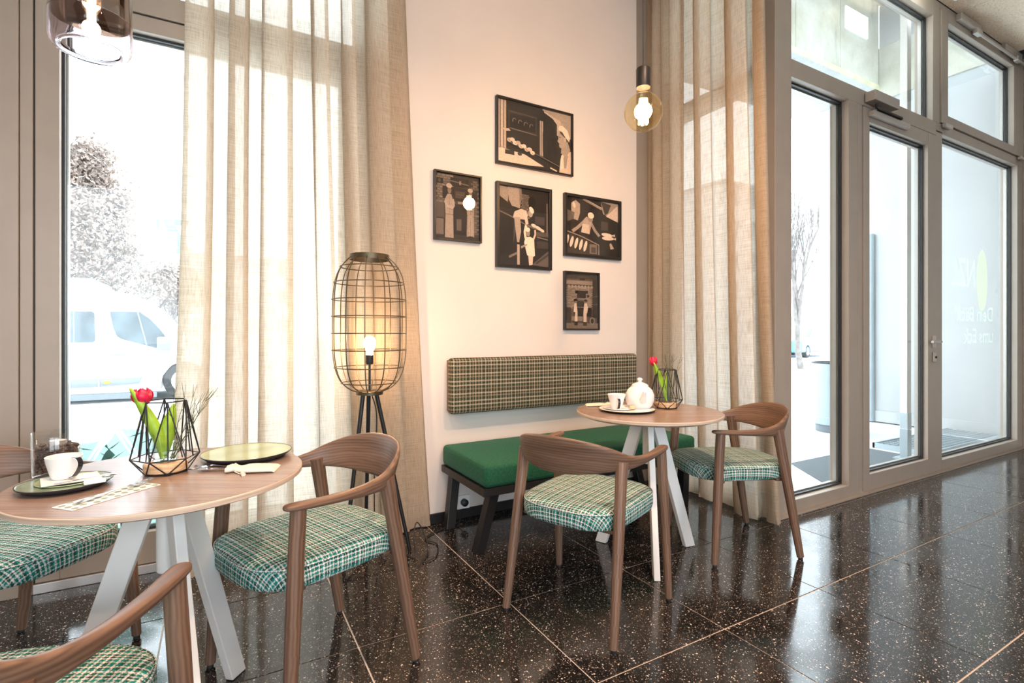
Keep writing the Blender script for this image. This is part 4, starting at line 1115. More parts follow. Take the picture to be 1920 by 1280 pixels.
def bricks(x0, x1, y0, y1, nx, ny, g, rnd):
    o = []
    for j in range(ny):
        for i in range(nx):
            ox = (0.5 if j % 2 else 0) / nx * (x1 - x0)
            a = x0 + (x1 - x0) * i / nx + ox; b = a + (x1 - x0) / nx * 0.92
            c = y0 + (y1 - y0) * j / ny; d = c + (y1 - y0) / ny * 0.85
            if b <= x1: o.append((g * rnd.uniform(0.7, 1.15), rect(a, b, c, d)))
    return o
rp = random.Random(3)
# 1: oven with loaves on a long peel, baker in profile at the right
PIC1 = [(0.06, rect(0, 1, 0, 1)), (0.62, rect(0.62, 1, 0.62, 1)), (0.50, [(0.60, 0.98), (0.86, 0.86), (0.86, 0.72), (1, 0.6), (1, 1), (0.6, 1)]), (0.05, [(0.55, 0.99), (0.74, 0.88), (0.80, 0.80), (0.80, 0.16), (0.55, 0.22)]),
        (0.55, rect(0.01, 0.115, 0.24, 0.99)), (0.20, rect(0.035, 0.045, 0.24, 0.99)), (0.25, rect(0.075, 0.085, 0.24, 0.99)), (0.7, rect(0.05, 0.07, 0.26, 0.98)),
        (0.10, rect(0.14, 0.52, 0.55, 0.84)), (0.045, rect(0.16, 0.50, 0.58, 0.81)), (0.30, strip([(0.16, 0.575), (0.52, 0.545)], 0.01)), (0.16, strip([(0.14, 0.845), (0.52, 0.83)], 0.012)),
        (0.50, rect(0.56, 0.605, 0.18, 0.80)), (0.15, rect(0.577, 0.584, 0.18, 0.8)), (0.65, [(0.07, 0.55), (0.15, 0.56), (0.17, 0.53), (0.09, 0.51)]),
        (0.78, [(0.0, 0.03), (0.0, 0.23), (0.06, 0.24), (0.36, 0.20), (0.62, 0.06), (0.40, 0.035)]), (0.08, rect(0.10, 0.22, 0.155, 0.225)), (0.10, ell(0.29, 0.19, 0.03, 0.025)),
        (0.03, [(0.12, 0.36), (0.14, 0.30), (0.55, 0.19), (1.0, -0.0), (1.0, 0.08), (0.62, 0.22)]), (0.35, strip([(0.13, 0.36), (0.56, 0.225), (1.0, 0.045)], 0.008)),
        (0.035, rect(0, 0.7, 0.0, 0.025)), (0.055, [(0.3, 0.0), (0.62, 0.05), (0.8, 0.0)]),
        (0.055, [(0.60, 0.3), (0.64, 0.3), (0.64, 0.62), (0.60, 0.62)])]
for k in range(9):
    PIC1.append((0.60 + 0.12 * (k % 3), ell(0.155 + 0.038 * k, 0.385 - 0.017 * k + 0.028 * (k % 2), 0.032, 0.033)))
    PIC1.append((0.25, strip([(0.145 + 0.038 * k, 0.39 - 0.017 * k), (0.165 + 0.038 * k, 0.365 - 0.017 * k)], 0.006)))
for k in range(4):
    PIC1.append((0.32, strip(ell(0.22 + 0.075 * k, 0.70 - 0.012 * k, 0.024, 0.04, n=9, a0=30, a1=230), 0.008)))
PIC1 += [(0.70, [(0.83, 0.0), (0.85, 0.24), (0.88, 0.33), (1.0, 0.40), (1.0, 0.0)]), (0.45, [(0.86, 0.10), (0.9, 0.30), (0.96, 0.32), (0.93, 0.10)]), (0.88, [(0.84, 0.05), (0.86, 0.30), (0.885, 0.33), (0.90, 0.1)]),
         (0.48, [(0.855, 0.34), (0.93, 0.28), (0.99, 0.42), (0.95, 0.56), (0.87, 0.50)]), (0.52, [(0.815, 0.68), (0.835, 0.70), (0.90, 0.68), (0.94, 0.60), (0.92, 0.46), (0.87, 0.42), (0.835, 0.43), (0.825, 0.50), (0.805, 0.53), (0.82, 0.57)]),
         (0.08, [(0.84, 0.70), (0.90, 0.69), (0.99, 0.56), (0.97, 0.52), (0.90, 0.62), (0.845, 0.67)]), (0.12, ell(0.84, 0.60, 0.012, 0.008)), (0.10, strip([(0.825, 0.49), (0.85, 0.485)], 0.008)), (0.62, ell(0.915, 0.58, 0.016, 0.035)),
         (0.90, [(0.82, 0.72), (0.83, 0.79), (0.88, 0.80), (0.95, 0.74), (0.985, 0.62), (0.975, 0.55), (0.92, 0.62), (0.87, 0.70)])]
for k in range(3): PIC1.append((0.75, ell(0.72 + 0.03 * k, 0.055 - 0.012 * k, 0.02, 0.012, -20)))
# 2: two bakers in white coats before ovens
def baker(cx, base, h, g, arms=True):
    k = h
    return [(g * 0.92, [(cx - 0.115 * k, base), (cx + 0.105 * k, base), (cx + 0.095 * k, base + 0.40 * k), (cx + 0.10 * k, base + 0.64 * k), (cx + 0.045 * k, base + 0.76 * k), (cx - 0.05 * k, base + 0.76 * k), (cx - 0.12 * k, base + 0.66 * k), (cx - 0.10 * k, base + 0.40 * k)]),
            (g * 0.55, strip([(cx - 0.10 * k, base + 0.41 * k), (cx + 0.095 * k, base + 0.40 * k)], 0.012)), (g * 0.6, strip([(cx, base + 0.42 * k), (cx, base + 0.74 * k)], 0.008)),
            (g * 1.05, strip([(cx - 0.115 * k, base + 0.64 * k), (cx - 0.06 * k, base + 0.54 * k), (cx + 0.07 * k, base + 0.52 * k), (cx + 0.11 * k, base + 0.56 * k), (cx + 0.085 * k, base + 0.68 * k)], 0.055 * k)) if arms else (g, rect(cx, cx + 0.01, base, base + .01)),
            (g * 0.5, strip([(cx - 0.07 * k, base + 0.515 * k), (cx + 0.08 * k, base + 0.495 * k)], 0.008)),
            (g * 0.62, ell(cx, base + 0.83 * k, 0.048 * k, 0.062 * k)), (g * 0.3, rect(cx - 0.03 * k, cx + 0.03 * k, base + 0.842 * k, base + 0.848 * k)),
            (g * 1.15, ell(cx - 0.01 * k, base + 0.905 * k, 0.075 * k, 0.042 * k))]
PIC2 = [(0.10, rect(0, 1, 0, 1))] + bricks(0, 0.45, 0.55, 0.99, 5, 12, 0.36, rp) + bricks(0.80, 1.0, 0.1, 0.95, 2, 24, 0.28, rp) + \
    [(0.05, rect(0.0, 0.17, 0.84, 0.92)), (0.16, ell(0.09, 0.88, 0.03, 0.03)), (0.06, rect(0.16, 0.95, 0.62, 0.80)), (0.05, rect(0.33, 0.75, 0.82, 0.95)), (0.28, strip([(0.33, 0.90), (0.75, 0.86)], 0.015)), (0.42, rect(0.53, 0.57, 0.85, 0.91)),
     (0.13, rect(0.44, 0.66, 0.64, 0.75)), (0.20, strip([(0.46, 0.70), (0.64, 0.695)], 0.012)), (0.45, rect(0.50, 0.66, 0.555, 0.59)), (0.035, rect(0.42, 0.78, 0.08, 0.54)), (0.22, rect(0.47, 0.58, 0.14, 0.32)), (0.30, rect(0.0, 0.18, 0.03, 0.30)), (0.18, rect(0.0, 0.2, 0.32, 0.55)), (0.07, rect(0, 1, 0, 0.06))] + \
    baker(0.31, 0.02, 0.88, 0.60) + baker(0.79, 0.06, 0.80, 0.52, False) + [(0.55, rect(0.74, 0.84, 0.06, 0.4)), (0.10, rect(0.785, 0.79, 0.05, 0.35)), (0.05, rect(0.74, 0.84, 0.03, 0.07))]
# 3: one man bending from a ledge hands a tray of loaves up from another
PIC3 = [(0.045, rect(0, 1, 0, 1)), (0.42, [(0, 0.88), (0.18, 0.80), (0.20, 0.99), (0, 1)]), (0.46, [(0.18, 1.0), (0.2, 0.84), (0.26, 0.76), (0.42, 0.74), (0.44, 0.98), (0.40, 1)]), (0.30, [(0.40, 1.0), (0.42, 0.74), (0.46, 0.90), (0.45, 1.0)])] + bricks(0.43, 0.62, 0.62, 0.93, 4, 14, 0.26, rp) + \
    [(0.02, ell(0.66, 0.84, 0.08, 0.075)), (0.30, strip([(0, 0.68), (0.25, 0.62), (0.52, 0.54)], 0.014)), (0.14, [(0.02, 0.2), (0.30, 0.3), (0.34, 0.56), (0.02, 0.62)]), (0.03, [(0.0, 0.1), (0.28, 0.2), (0.30, 0.58), (0.0, 0.66)]),
     (0.66, [(0.28, 0.62), (0.31, 0.69), (0.44, 0.735), (0.54, 0.72), (0.58, 0.66), (0.52, 0.60), (0.40, 0.60), (0.33, 0.58)]), (0.50, [(0.30, 0.62), (0.42, 0.62), (0.44, 0.44), (0.40, 0.30), (0.36, 0.30), (0.33, 0.45)]), (0.72, strip([(0.50, 0.70), (0.54, 0.61), (0.56, 0.54)], 0.06)),
     (0.50, ell(0.63, 0.69, 0.045, 0.05)), (0.92, ell(0.65, 0.735, 0.055, 0.035, -35)), (0.25, strip([(0.56, 0.53), (0.92, 0.475)], 0.03)), (0.80, ell(0.70, 0.535, 0.06, 0.022, -12)), (0.78, ell(0.79, 0.51, 0.06, 0.022, -15)), (0.75, ell(0.86, 0.485, 0.05, 0.02, -15)),
     (0.90, [(0.50, 0.30), (0.52, 0.37), (0.62, 0.385), (0.70, 0.36), (0.72, 0.14), (0.66, 0.12), (0.56, 0.14)]), (0.82, strip([(0.53, 0.36), (0.51, 0.44), (0.54, 0.53)], 0.045)), (0.70, strip([(0.69, 0.36), (0.725, 0.42), (0.72, 0.48)], 0.035)), (0.40, ell(0.58, 0.43, 0.04, 0.042)), (0.92, ell(0.57, 0.475, 0.05, 0.03)),
     (0.75, [(0.58, 0.14), (0.68, 0.13), (0.67, 0.02), (0.60, 0.01)]), (0.55, rect(0.36, 0.41, 0.01, 0.27)), (0.45, [(0.43, 0.25), (0.56, 0.29), (0.56, 0.27), (0.44, 0.22)]), (0.30, strip([(0.2, 0.10), (0.36, 0.16)], 0.03)),
     (0.20, [(0.66, 0.02), (1.0, 0.22), (1.0, 0.0)]), (0.09, strip([(0.74, 0.04), (1.0, 0.17)], 0.03)), (0.16, rect(0.74, 1.0, 0.40, 0.46)), (0.35, strip([(0.76, 0.39), (0.99, 0.365)], 0.012)), (0.10, rect(0.76, 1.0, 0.24, 0.34)), (0.24, rect(0.955, 0.985, 0.42, 0.85)), (0.12, rect(0.72, 0.92, 0.55, 0.66))]
# 4: baker leaning over a trough, long loaves on the boards
PIC4 = [(0.045, rect(0, 1, 0, 1)), (0.45, [(0.66, 1), (0.70, 0.78), (1, 0.66), (1, 1)]), (0.72, [(0.76, 0.74), (1.0, 0.97), (1.0, 0.66)]), (0.10, [(0.66, 1), (0.74, 0.76), (0.80, 0.80), (0.86, 0.96)]), (0.40, strip([(0.32, 1.0), (0.68, 0.86)], 0.04)), (0.65, strip([(0.40, 0.985), (0.68, 0.88)], 0.012)),
        (0.50, [(0.10, 0.72), (0.10, 0.90), (0.18, 0.96), (0.26, 0.90), (0.26, 0.74), (0.22, 0.60), (0.14, 0.62)]), (0.75, ell(0.15, 0.87, 0.025, 0.06, 15)), (0.20, [(0.0, 0.55), (0.14, 0.62), (0.16, 0.74), (0.0, 0.78)]),
        (0.40, strip([(0.0, 0.40), (0.30, 0.32), (0.62, 0.20), (0.62, 0.02)], 0.018)), (0.09, [(0.0, 0.38), (0.60, 0.19), (0.60, 0.0), (0.0, 0.0)]),
        (0.45, strip([(0.36, 0.62), (0.22, 0.48), (0.12, 0.40)], 0.055)), (0.42, strip([(0.46, 0.60), (0.54, 0.46), (0.63, 0.36)], 0.05)), (0.52, [(0.28, 0.40), (0.32, 0.62), (0.38, 0.69), (0.46, 0.66), (0.48, 0.58), (0.44, 0.38)]), (0.70, [(0.28, 0.40), (0.31, 0.55), (0.43, 0.55), (0.44, 0.38)]),
        (0.40, ell(0.46, 0.655, 0.045, 0.055)), (0.90, ell(0.465, 0.72, 0.06, 0.055, -20)), (0.82, ell(0.78, 0.40, 0.11, 0.035, -4)), (0.80, ell(0.80, 0.34, 0.12, 0.035, 2)), (0.70, [(0.86, 0.40), (0.94, 0.43), (0.94, 0.38)]), (0.68, [(0.90, 0.34), (0.96, 0.37), (0.96, 0.32)]),
        (0.55, [(0.83, 0.24), (0.86, 0.26), (0.92, 0.16), (0.85, 0.14)]), (0.30, rect(0.44, 0.58, 0.03, 0.2)), (0.14, rect(0.47, 0.56, 0.05, 0.15)), (0.12, rect(0.66, 0.8, 0.48, 0.64))]
for k in range(5): PIC4.append((0.80, ell(0.02 + 0.085 * k, 0.235 - 0.02 * k, 0.028, 0.10, -14)))
# 5: two bakers facing each other before a tiled oven front
PIC5 = [(0.20, rect(0, 1, 0, 1)), (0.12, rect(0, 1, 0.9, 1)), (0.42, rect(0.05, 0.85, 0.80, 0.87)), (0.06, rect(0.45, 0.62, 0.88, 0.92)), (0.14, rect(0.0, 1, 0.76, 0.80))] + bricks(0.03, 0.86, 0.36, 0.76, 10, 20, 0.46, rp) + \
    [(0.04, rect(0.36, 0.62, 0.555, 0.69)), (0.04, rect(0.29, 0.69, 0.64, 0.69)), (0.05, rect(0.66, 0.72, 0.57, 0.62)), (0.06, rect(0.34, 0.60, 0.40, 0.50)), (0.22, rect(0.33, 0.61, 0.50, 0.525)), (0.035, rect(0.30, 0.80, 0.22, 0.38)), (0.10, rect(0.0, 0.16, 0.10, 0.38)), (0.08, rect(0.84, 1.0, 0.2, 0.9)), (0.18, strip([(0.84, 0.58), (1, 0.60)], 0.02)), (0.18, strip([(0.84, 0.44), (1, 0.45)], 0.02)),
     (0.28, rect(0, 1, 0, 0.10)), (0.34, ell(0.82, 0.14, 0.09, 0.07)), (0.10, ell(0.82, 0.14, 0.05, 0.045)), (0.36, rect(0.18, 0.52, 0.14, 0.22)),
     (0.80, [(0.24, 0.30), (0.26, 0.45), (0.33, 0.46), (0.36, 0.30)]), (0.76, [(0.27, 0.13), (0.29, 0.30), (0.36, 0.30), (0.36, 0.13)]), (0.36, ell(0.31, 0.495, 0.04, 0.032)), (0.05, ell(0.30, 0.515, 0.06, 0.022)), (0.08, rect(0.26, 0.37, 0.06, 0.13)),
     (0.80, [(0.54, 0.30), (0.57, 0.46), (0.65, 0.46), (0.68, 0.38), (0.66, 0.28)]), (0.76, [(0.54, 0.12), (0.54, 0.30), (0.64, 0.30), (0.64, 0.12)]), (0.36, ell(0.60, 0.49, 0.04, 0.032)), (0.06, ell(0.61, 0.51, 0.055, 0.022)), (0.08, rect(0.53, 0.65, 0.05, 0.12))]
for k in range(8): PIC5.append((0.50, [(0.05 + 0.1 * k, 0.76), (0.10 + 0.1 * k, 0.79), (0.15 + 0.1 * k, 0.76), (0.10 + 0.1 * k, 0.725)]))
def clip01(pl):
    """clip a polygon to the unit square"""
    for ax, lim, sg in ((0, 0.0, 1), (0, 1.0, -1), (1, 0.0, 1), (1, 1.0, -1)):
        o = []
        for i in range(len(pl)):
            p, q = pl[i - 1], pl[i]
            dp, dq = (p[ax] - lim) * sg, (q[ax] - lim) * sg
            if (dp >= 0) != (dq >= 0):
                t = dp / (dp - dq); o.append((p[0] + (q[0] - p[0]) * t, p[1] + (q[1] - p[1]) * t))
            if dq >= 0: o.append(q)
        pl = o
        if len(pl) < 3: return None
    return pl
def picture(x0, x1, z0, z1, pic, label, tone=1.0, fwid=0.011):
    root = empty('framed_photograph', ((x0 + x1) / 2, YW, (z0 + z1) / 2))
    wd, ht = x1 - x0, z1 - z0
    dpt = 0.022
    framebox(-wd / 2, wd / 2, -ht / 2, ht / 2, -dpt - 0.006, -0.001, fwid).build('frame', M['frame_black'], root, bev=0.0012)
    MB().box(-wd / 2 + 0.005, wd / 2 - 0.005, -0.008, -0.002, -ht / 2 + 0.005, ht / 2 - 0.005).build('backing', M['frame_black'], root)
    m = MB(); iw, ih = wd - 2 * fwid, ht - 2 * fwid
    for k, (g, pl) in enumerate(pic):
        pl = clip01([(a, b) for a, b in pl])
        if not pl: continue
        y = -0.0085 - k * 0.000045
        area = sum(pl[i - 1][0] * pl[i][1] - pl[i][0] * pl[i - 1][1] for i in range(len(pl)))
        if area < 0: pl = pl[::-1]
        m.poly([(-iw / 2 + a * iw, y, -ih / 2 + b * ih) for a, b in pl], sep(min(1, g * tone)))
    m.build('print', M['print'], root)
    MB().box(-iw / 2, iw / 2, -dpt + 0.0005, -dpt + 0.002, -ih / 2, ih / 2).build('glazing', M['frame_glass'], root)
    return tag(root, label, 'picture', 'black-framed sepia bakery photographs')
picture(1.535, 2.135, 2.222, 2.655, PIC1, 'large landscape framed photo of a baker watching loaves go into an oven', 1.1)
picture(1.115, 1.430, 1.700, 2.117, PIC2, 'framed photo of two bakers in white coats, leftmost on the wall', 0.9)
picture(1.535, 1.957, 1.562, 2.108, PIC3, 'tall framed photo of two men passing a tray of loaves upward', 1.1, 0.02)
picture(2.063, 2.570, 1.672, 2.105, PIC4, 'framed photo of a baker leaning over a trough of long loaves', 1.1, 0.02)
picture(2.063, 2.368, 1.160, 1.568, PIC5, 'small framed photo of two bakers facing each other, lowest on the wall', 0.95)
# ------------------------------------------------------------------ things on the tables
def plate(name, loc, r, label, cat='plate', mat='glaze', under='dark_clay', h=0.016, group=None):
    root = empty(name, (*loc, ZT))
    MB().lathe([(0.0, 0.0), (r * 0.62, 0.0), (r * 0.86, 0.003), (r + 0.0006, h), (r + 0.0008, h + 0.002), (r - 0.0012, h + 0.0024), (r - 0.003, h - 0.001), (r * 0.86 - 0.004, 0.0035), (0.0, 0.0035)], 64).build('underside', M[under], root, smooth=50)
    MB().lathe([(0.0, 0.0062), (r * 0.80, 0.0062), (r * 0.86 - 0.004, 0.0068), (r * 0.93 - 0.003, h * 0.62 + 0.001), (r - 0.003, h + 0.0014), (r - 0.0008, h + 0.0018), (r + 0.0002, h + 0.0006)], 64).build('glaze', M[mat], root, smooth=50)
    return tag(root, label, cat, group)
def cup(loc, z, rz, label, r=0.041, h=0.062, band=True):
    root = empty('coffee_cup', (*loc, z), rz)
    MB().lathe([(0.0, 0.0), (0.024, 0.0), (0.026, 0.002), (0.031, 0.02), (0.037, 0.045), (r, h), (r - 0.0018, h + 0.0008), (r - 0.0035, h), (0.0335, 0.045), (0.0275, 0.02), (0.022, 0.005), (0.0, 0.004)], 48).build('body', M['porcelain'], root, smooth=50)
    pts = catmull([(0.033, 0, 0.052), (0.050, 0, 0.055), (0.060, 0, 0.047), (0.060, 0, 0.036), (0.051, 0, 0.022), (0.038, 0, 0.010), (0.029, 0, 0.008)], 6)
    m = MB()
    rows = []
    for i, p in enumerate(pts):
        p = Vector(p); t = (Vector(pts[min(i + 1, len(pts) - 1)]) - Vector(pts[max(i - 1, 0)])).normalized(); nn = Vector((-t.z, 0, t.x))
        rows.append([p + nn * a + Vector((0, b, 0)) for a, b in ((0.002, -0.0065), (0.002, 0.0065), (-0.002, 0.0065), (-0.002, -0.0065))])
    b = m.grid(rows, True); hd_ = m.build('handle', M['porcelain'], root, smooth=35, bev=0.001)
    m = MB(); rows = []
    for i, p in enumerate(pts):
        p = Vector(p); t = (Vector(pts[min(i + 1, len(pts) - 1)]) - Vector(pts[max(i - 1, 0)])).normalized(); nn = Vector((-t.z, 0, t.x))
        s_ = 1 if nn.dot(p - Vector((0.04, 0, 0.03))) > 0 else -1
        rows.append([p + nn * s_ * a + Vector((0, bb, 0)) for a, bb in ((0.0034, -0.0058), (0.0034, 0.0058), (0.0021, 0.0058), (0.0021, -0.0058))])
    m.grid(rows, True); m.build('handle_band', M['black_glaze'], hd_, smooth=35)
    return tag(root, label, 'cup', 'white cups with black handle bands')
def saucer(loc, z, r, label, mat='porcelain'):
    root = empty('saucer', (*loc, z))
    MB().lathe([(0.0, 0.0), (r * 0.5, 0.0), (r * 0.55, 0.002), (r, 0.012), (r - 0.001, 0.0135), (r * 0.55, 0.0045), (0.0, 0.0035)], 56).build('dish', M[mat], root, smooth=50)
    MB().lathe([(r * 0.32, 0.0042), (r * 0.36, 0.0055), (r * 0.40, 0.0042)], 48).build('well_ring', M[mat], root, smooth=50)
    return tag(root, label, 'saucer')
def spoon(loc, z, rz, label, L=0.115):
    root = empty('teaspoon', (*loc, z), rz)
    m = MB(); st = catmull([(-L / 2, 0, 0.003, 0.0045), (-L / 2 + 0.02, 0, 0.003, 0.0042), (0.0, 0, 0.0045, 0.0022), (L * 0.22, 0, 0.007, 0.002), (L * 0.28, 0, 0.006, 0.004)], 6)
    m.grid([[(x, -w_, z_ ), (x, w_, z_), (x, w_, z_ + 0.0014), (x, -w_, z_ + 0.0014)] for x, y, z_, w_ in st], True)
    m.build('handle', M['steel'], root, smooth=40)
    rows = []
    for k in range(7):
        f = k / 6
        rows.append([(L * 0.27 + 0.018 + 0.019 * f * math.cos(a), 0.0115 * f * math.sin(a), 0.0025 + 0.0045 * f * f) for a in [2 * math.pi * j / 20 for j in range(20)]])
    m = MB(); m.grid(rows, True); m.build('bowl', M['steel'], root, smooth=60, solid=0.001)
    return tag(root, label, 'spoon')
def fork(loc, z, rz, label, L=0.185):
    root = empty('fork', (*loc, z), rz)
    m = MB(); st = catmull([(-L / 2, 0, 0.0015, 0.0055), (-L / 2 + 0.03, 0, 0.002, 0.005), (0.0, 0, 0.006, 0.0028), (L * 0.16, 0, 0.0085, 0.003), (L * 0.22, 0, 0.006, 0.0095), (L * 0.28, 0, 0.004, 0.0105)], 6)
    m.grid([[(x, -w_, z_), (x, w_, z_), (x, w_, z_ + 0.0018), (x, -w_, z_ + 0.0018)] for x, y, z_, w_ in st], True)
    b = len(m.v); m.face([b - 4, b - 3, b - 2, b - 1]); m.face([3, 2, 1, 0])
    m.build('handle', M['steel'], root, smooth=40)
    for k in range(4):
        y_ = -0.0087 + 0.0058 * k
        t = MB(); t.tube([(L * 0.275, y_, 0.005), (L * 0.36, y_, 0.0045), (L * 0.45, y_, 0.0068), (L * 0.5, y_ * 0.95, 0.0092)], [0.0017, 0.0016, 0.0014, 0.0007], 6); t.build('tine', M['steel'], root, smooth=60)
    return tag(root, label, 'fork')
def knife(loc, z, rz, label, L=0.21):
    root = empty('knife', (*loc, z), rz)
    m = MB(); st = catmull([(-L / 2, 0, 0, 0.001), (-L / 2 + 0.02, 0, 0, 0.0075), (-0.02, 0, 0, 0.009), (0.0, 0, 0, 0.006), (0.02, 0, 0, 0.0045), (L / 2, 0, 0, 0.007)], 6)
    m.grid([[(x, -w_, 0.002), (x, w_, 0.002), (x, w_, 0.004), (x, -w_, 0.004)] for x, y, z_, w_ in st], True)
    m.build('blade', M['steel'], root, smooth=40)
    return tag(root, label, 'knife')
def pouch(loc, rz, label, L=0.125, W_=0.062, cutlery=None):
    root = empty('cloth_pouch', (*loc, ZT), rz)
    rnd = random.Random(7)
    nx, ny = 18, 24; rows, uvs = [], []
    # body from x = 0 (neck) to L (closed end), gathered at x = 0.022
    for i in range(nx + 1):
        x = L * i / nx
        wdt = W_ * (0.36 + 0.64 * min(1, abs(x - 0.020) / 0.035) ** 0.7) if x > 0.004 else W_ * 0.62
        th = 0.0042 + 0.003 * math.sin(math.pi * min(1, x / L)) if x < L * 0.97 else 0.002
        if x < 0.03: th += 0.004
        row, uvr = [], []
        for k in range(ny):
            a = 2 * math.pi * k / ny; c, s_ = math.cos(a), math.sin(a)
            wr = (0.0022 * math.sin(9 * a + x * 90) * max(0, 1 - x / 0.07)) + 0.0008 * rnd.uniform(-1, 1)
            row.append((x, math.copysign(abs(c) ** 0.75, c) * wdt / 2, max(0.0005, th + (th + wr) * math.copysign(abs(s_) ** 0.85, s_))))
            uvr.append((x, a * 0.02))
        rows.append(row); uvs.append(uvr)
    m = MB(); b = m.grid(rows, True, uvs); m.face([b + nx * ny + k for k in range(ny)])
    m.build('bag', M['calico'], root, smooth=70)
    c_ = MB(); ring = [(0.021, 0.0135 * math.cos(a) * 1.0, 0.0105 + 0.0115 * math.sin(a)) for a in [2 * math.pi * k / 20 for k in range(21)]]
    c_.tube([(x, y, max(0.001, z)) for x, y, z in ring], 0.0016, 6, caps=False)
    c_.tube(catmull([(0.021, -0.013, 0.006), (0.03, -0.026, 0.003), (0.044, -0.040, 0.002), (0.05, -0.048, 0.003)], 5), 0.0016, 6)
    cord = c_.build('drawstring', M['calico'], root, smooth=60)
    t = MB(); t.tube([(0.05, -0.046, 0.005), (0.055, -0.053, 0.005), (0.060, -0.060, 0.004)], [0.003, 0.0055, 0.006], 8); t.build('tassel', M['calico'], cord, smooth=60)
    return tag(root, label, 'pouch', 'calico cutlery pouches')
def wire_holder(loc, rz, label, H=0.205):
    root = empty('vase_holder', (*loc, ZT), rz)
    n = 6
    rb_, rm, rt, zm = 0.056, 0.084, 0.055, 0.046
    def P(r, k, z): return Vector((r * math.cos(2 * math.pi * k / n), r * math.sin(2 * math.pi * k / n), z))
    bot = [P(rb_, k + 0.5, 0.003) for k in range(n)]; mid = [P(rm, k, zm) for k in range(n)]; top = [P(rt, k + 0.5, H) for k in range(n)]
    E_ = []
    for k in range(n):
        E_ += [(bot[k], bot[(k + 1) % n]), (mid[k], mid[(k + 1) % n]), (top[k], top[(k + 1) % n])]
        E_ += [(mid[k], bot[k]), (mid[(k + 1) % n], bot[k]), (mid[k], top[k]), (mid[(k + 1) % n], top[k])]
        E_ += [(mid[k].lerp(mid[(k + 1) % n], 0.5), top[k])]
    m = MB()
    for a, b in E_: m.tube([a, b], 0.0019, 6)
    m.build('wire_frame', M['black_wire'], root, smooth=60)
    MB().lathe([(0.0, 0.005), (0.050, 0.005), (0.0545, 0.008), (0.0545, 0.028), (0.051, 0.031), (0.0, 0.031)], 40).build('wooden_base', M['pale_wood'], root, smooth=40)
    MB().lathe([(0.030, 0.031), (0.033, 0.033), (0.033, 0.112), (0.0315, 0.113), (0.030, 0.112), (0.030, 0.035), (0.0, 0.035)], 40).build('glass_vessel', M['clear'], root, smooth=50)
    MB().lathe([(0.0, 0.036), (0.0295, 0.036), (0.0295, 0.085), (0.0, 0.085)], 32).build('water', M['water'], root, smooth=40)
    return tag(root, label, 'vase holder', 'black wire vase holders')
def tulip(loc, side, label, fwd=Vector((0, 0, 0)), height=0.215, sc=1.0, tilt=0.35, openr=1.0):
    """side: horizontal unit vector the flower leans to"""
    root = empty('tulip', (*loc, ZT + 0.038))
    s = Vector(side)
    foot = -s * 0.012
    top = s * 0.055 * sc + Vector((0, 0, height - 0.038))
    st = catmull([tuple(foot), tuple(foot + s * 0.012 + Vector((0, 0, height * 0.35))), tuple(top - Vector((0, 0, 0.05)) - s * 0.014), tuple(top)], 6)
    MB().tube(st, 0.0048, 8).build('stem', M['leaf'], root, smooth=60)
    ax = (Vector((0, 0, 1)) + s * tilt).normalized(); e1 = ax.orthogonal().normalized(); e2 = ax.cross(e1)
    for k in range(6):
        a0 = 2 * math.pi * k / 6; inner = k % 2
        rows = []
        for i in range(8):
            t = i / 7
            rr = (0.004 + 0.021 * openr * math.sin(math.pi * min(1, t * 0.78 + 0.06)) ** 0.9) * (0.88 if inner else 1.0)
            wd = 1.05 * math.sin(math.pi * (0.12 + 0.86 * t)) ** 0.7 if t < 0.98 else 0.03
            zz = 0.050 * t
            rows.append([top + ax * zz + (e1 * math.cos(a0 + q * wd * 0.62) + e2 * math.sin(a0 + q * wd * 0.62)) * rr for q in (-1, -0.5, 0, 0.5, 1)])
        m = MB(); m.grid(rows); m.build('petal', M['petal'], root, smooth=180, solid=0.0012)
    for k, (ln, dirv, wid) in enumerate(((0.255, s * 0.075 + Vector((-s.y, s.x, 0)) * 0.03, 0.017), (0.20, s * -0.01 + Vector((s.y, -s.x, 0)) * 0.03, 0.019))):
        rows = []
        perp = Vector((-s.y, s.x, 0)).lerp(s, 0.7 if k == 0 else 0.55).normalized() if k else s.lerp(Vector((-s.y, s.x, 0)), 0.3).normalized()
        for i in range(10):
            t = i / 9
            c = foot + dirv * t ** 1.5 + Vector((0, 0, (ln - 0.038) * t)) * (1 - 0.05 * t)
            wv = wid * (math.sin(math.pi * (0.1 + 0.88 * t)) ** 0.8) + 0.001
            cup_ = Vector((s.y, -s.x, 0)) * 0.004
            rows.append([c - perp * wv + cup_, c, c + perp * wv + cup_])
        m = MB(); m.grid(rows); m.build('leaf', M['leaf'], root, smooth=180, solid=0.0014)
    return tag(root, label, 'flower', 'red tulips in glass vessels')
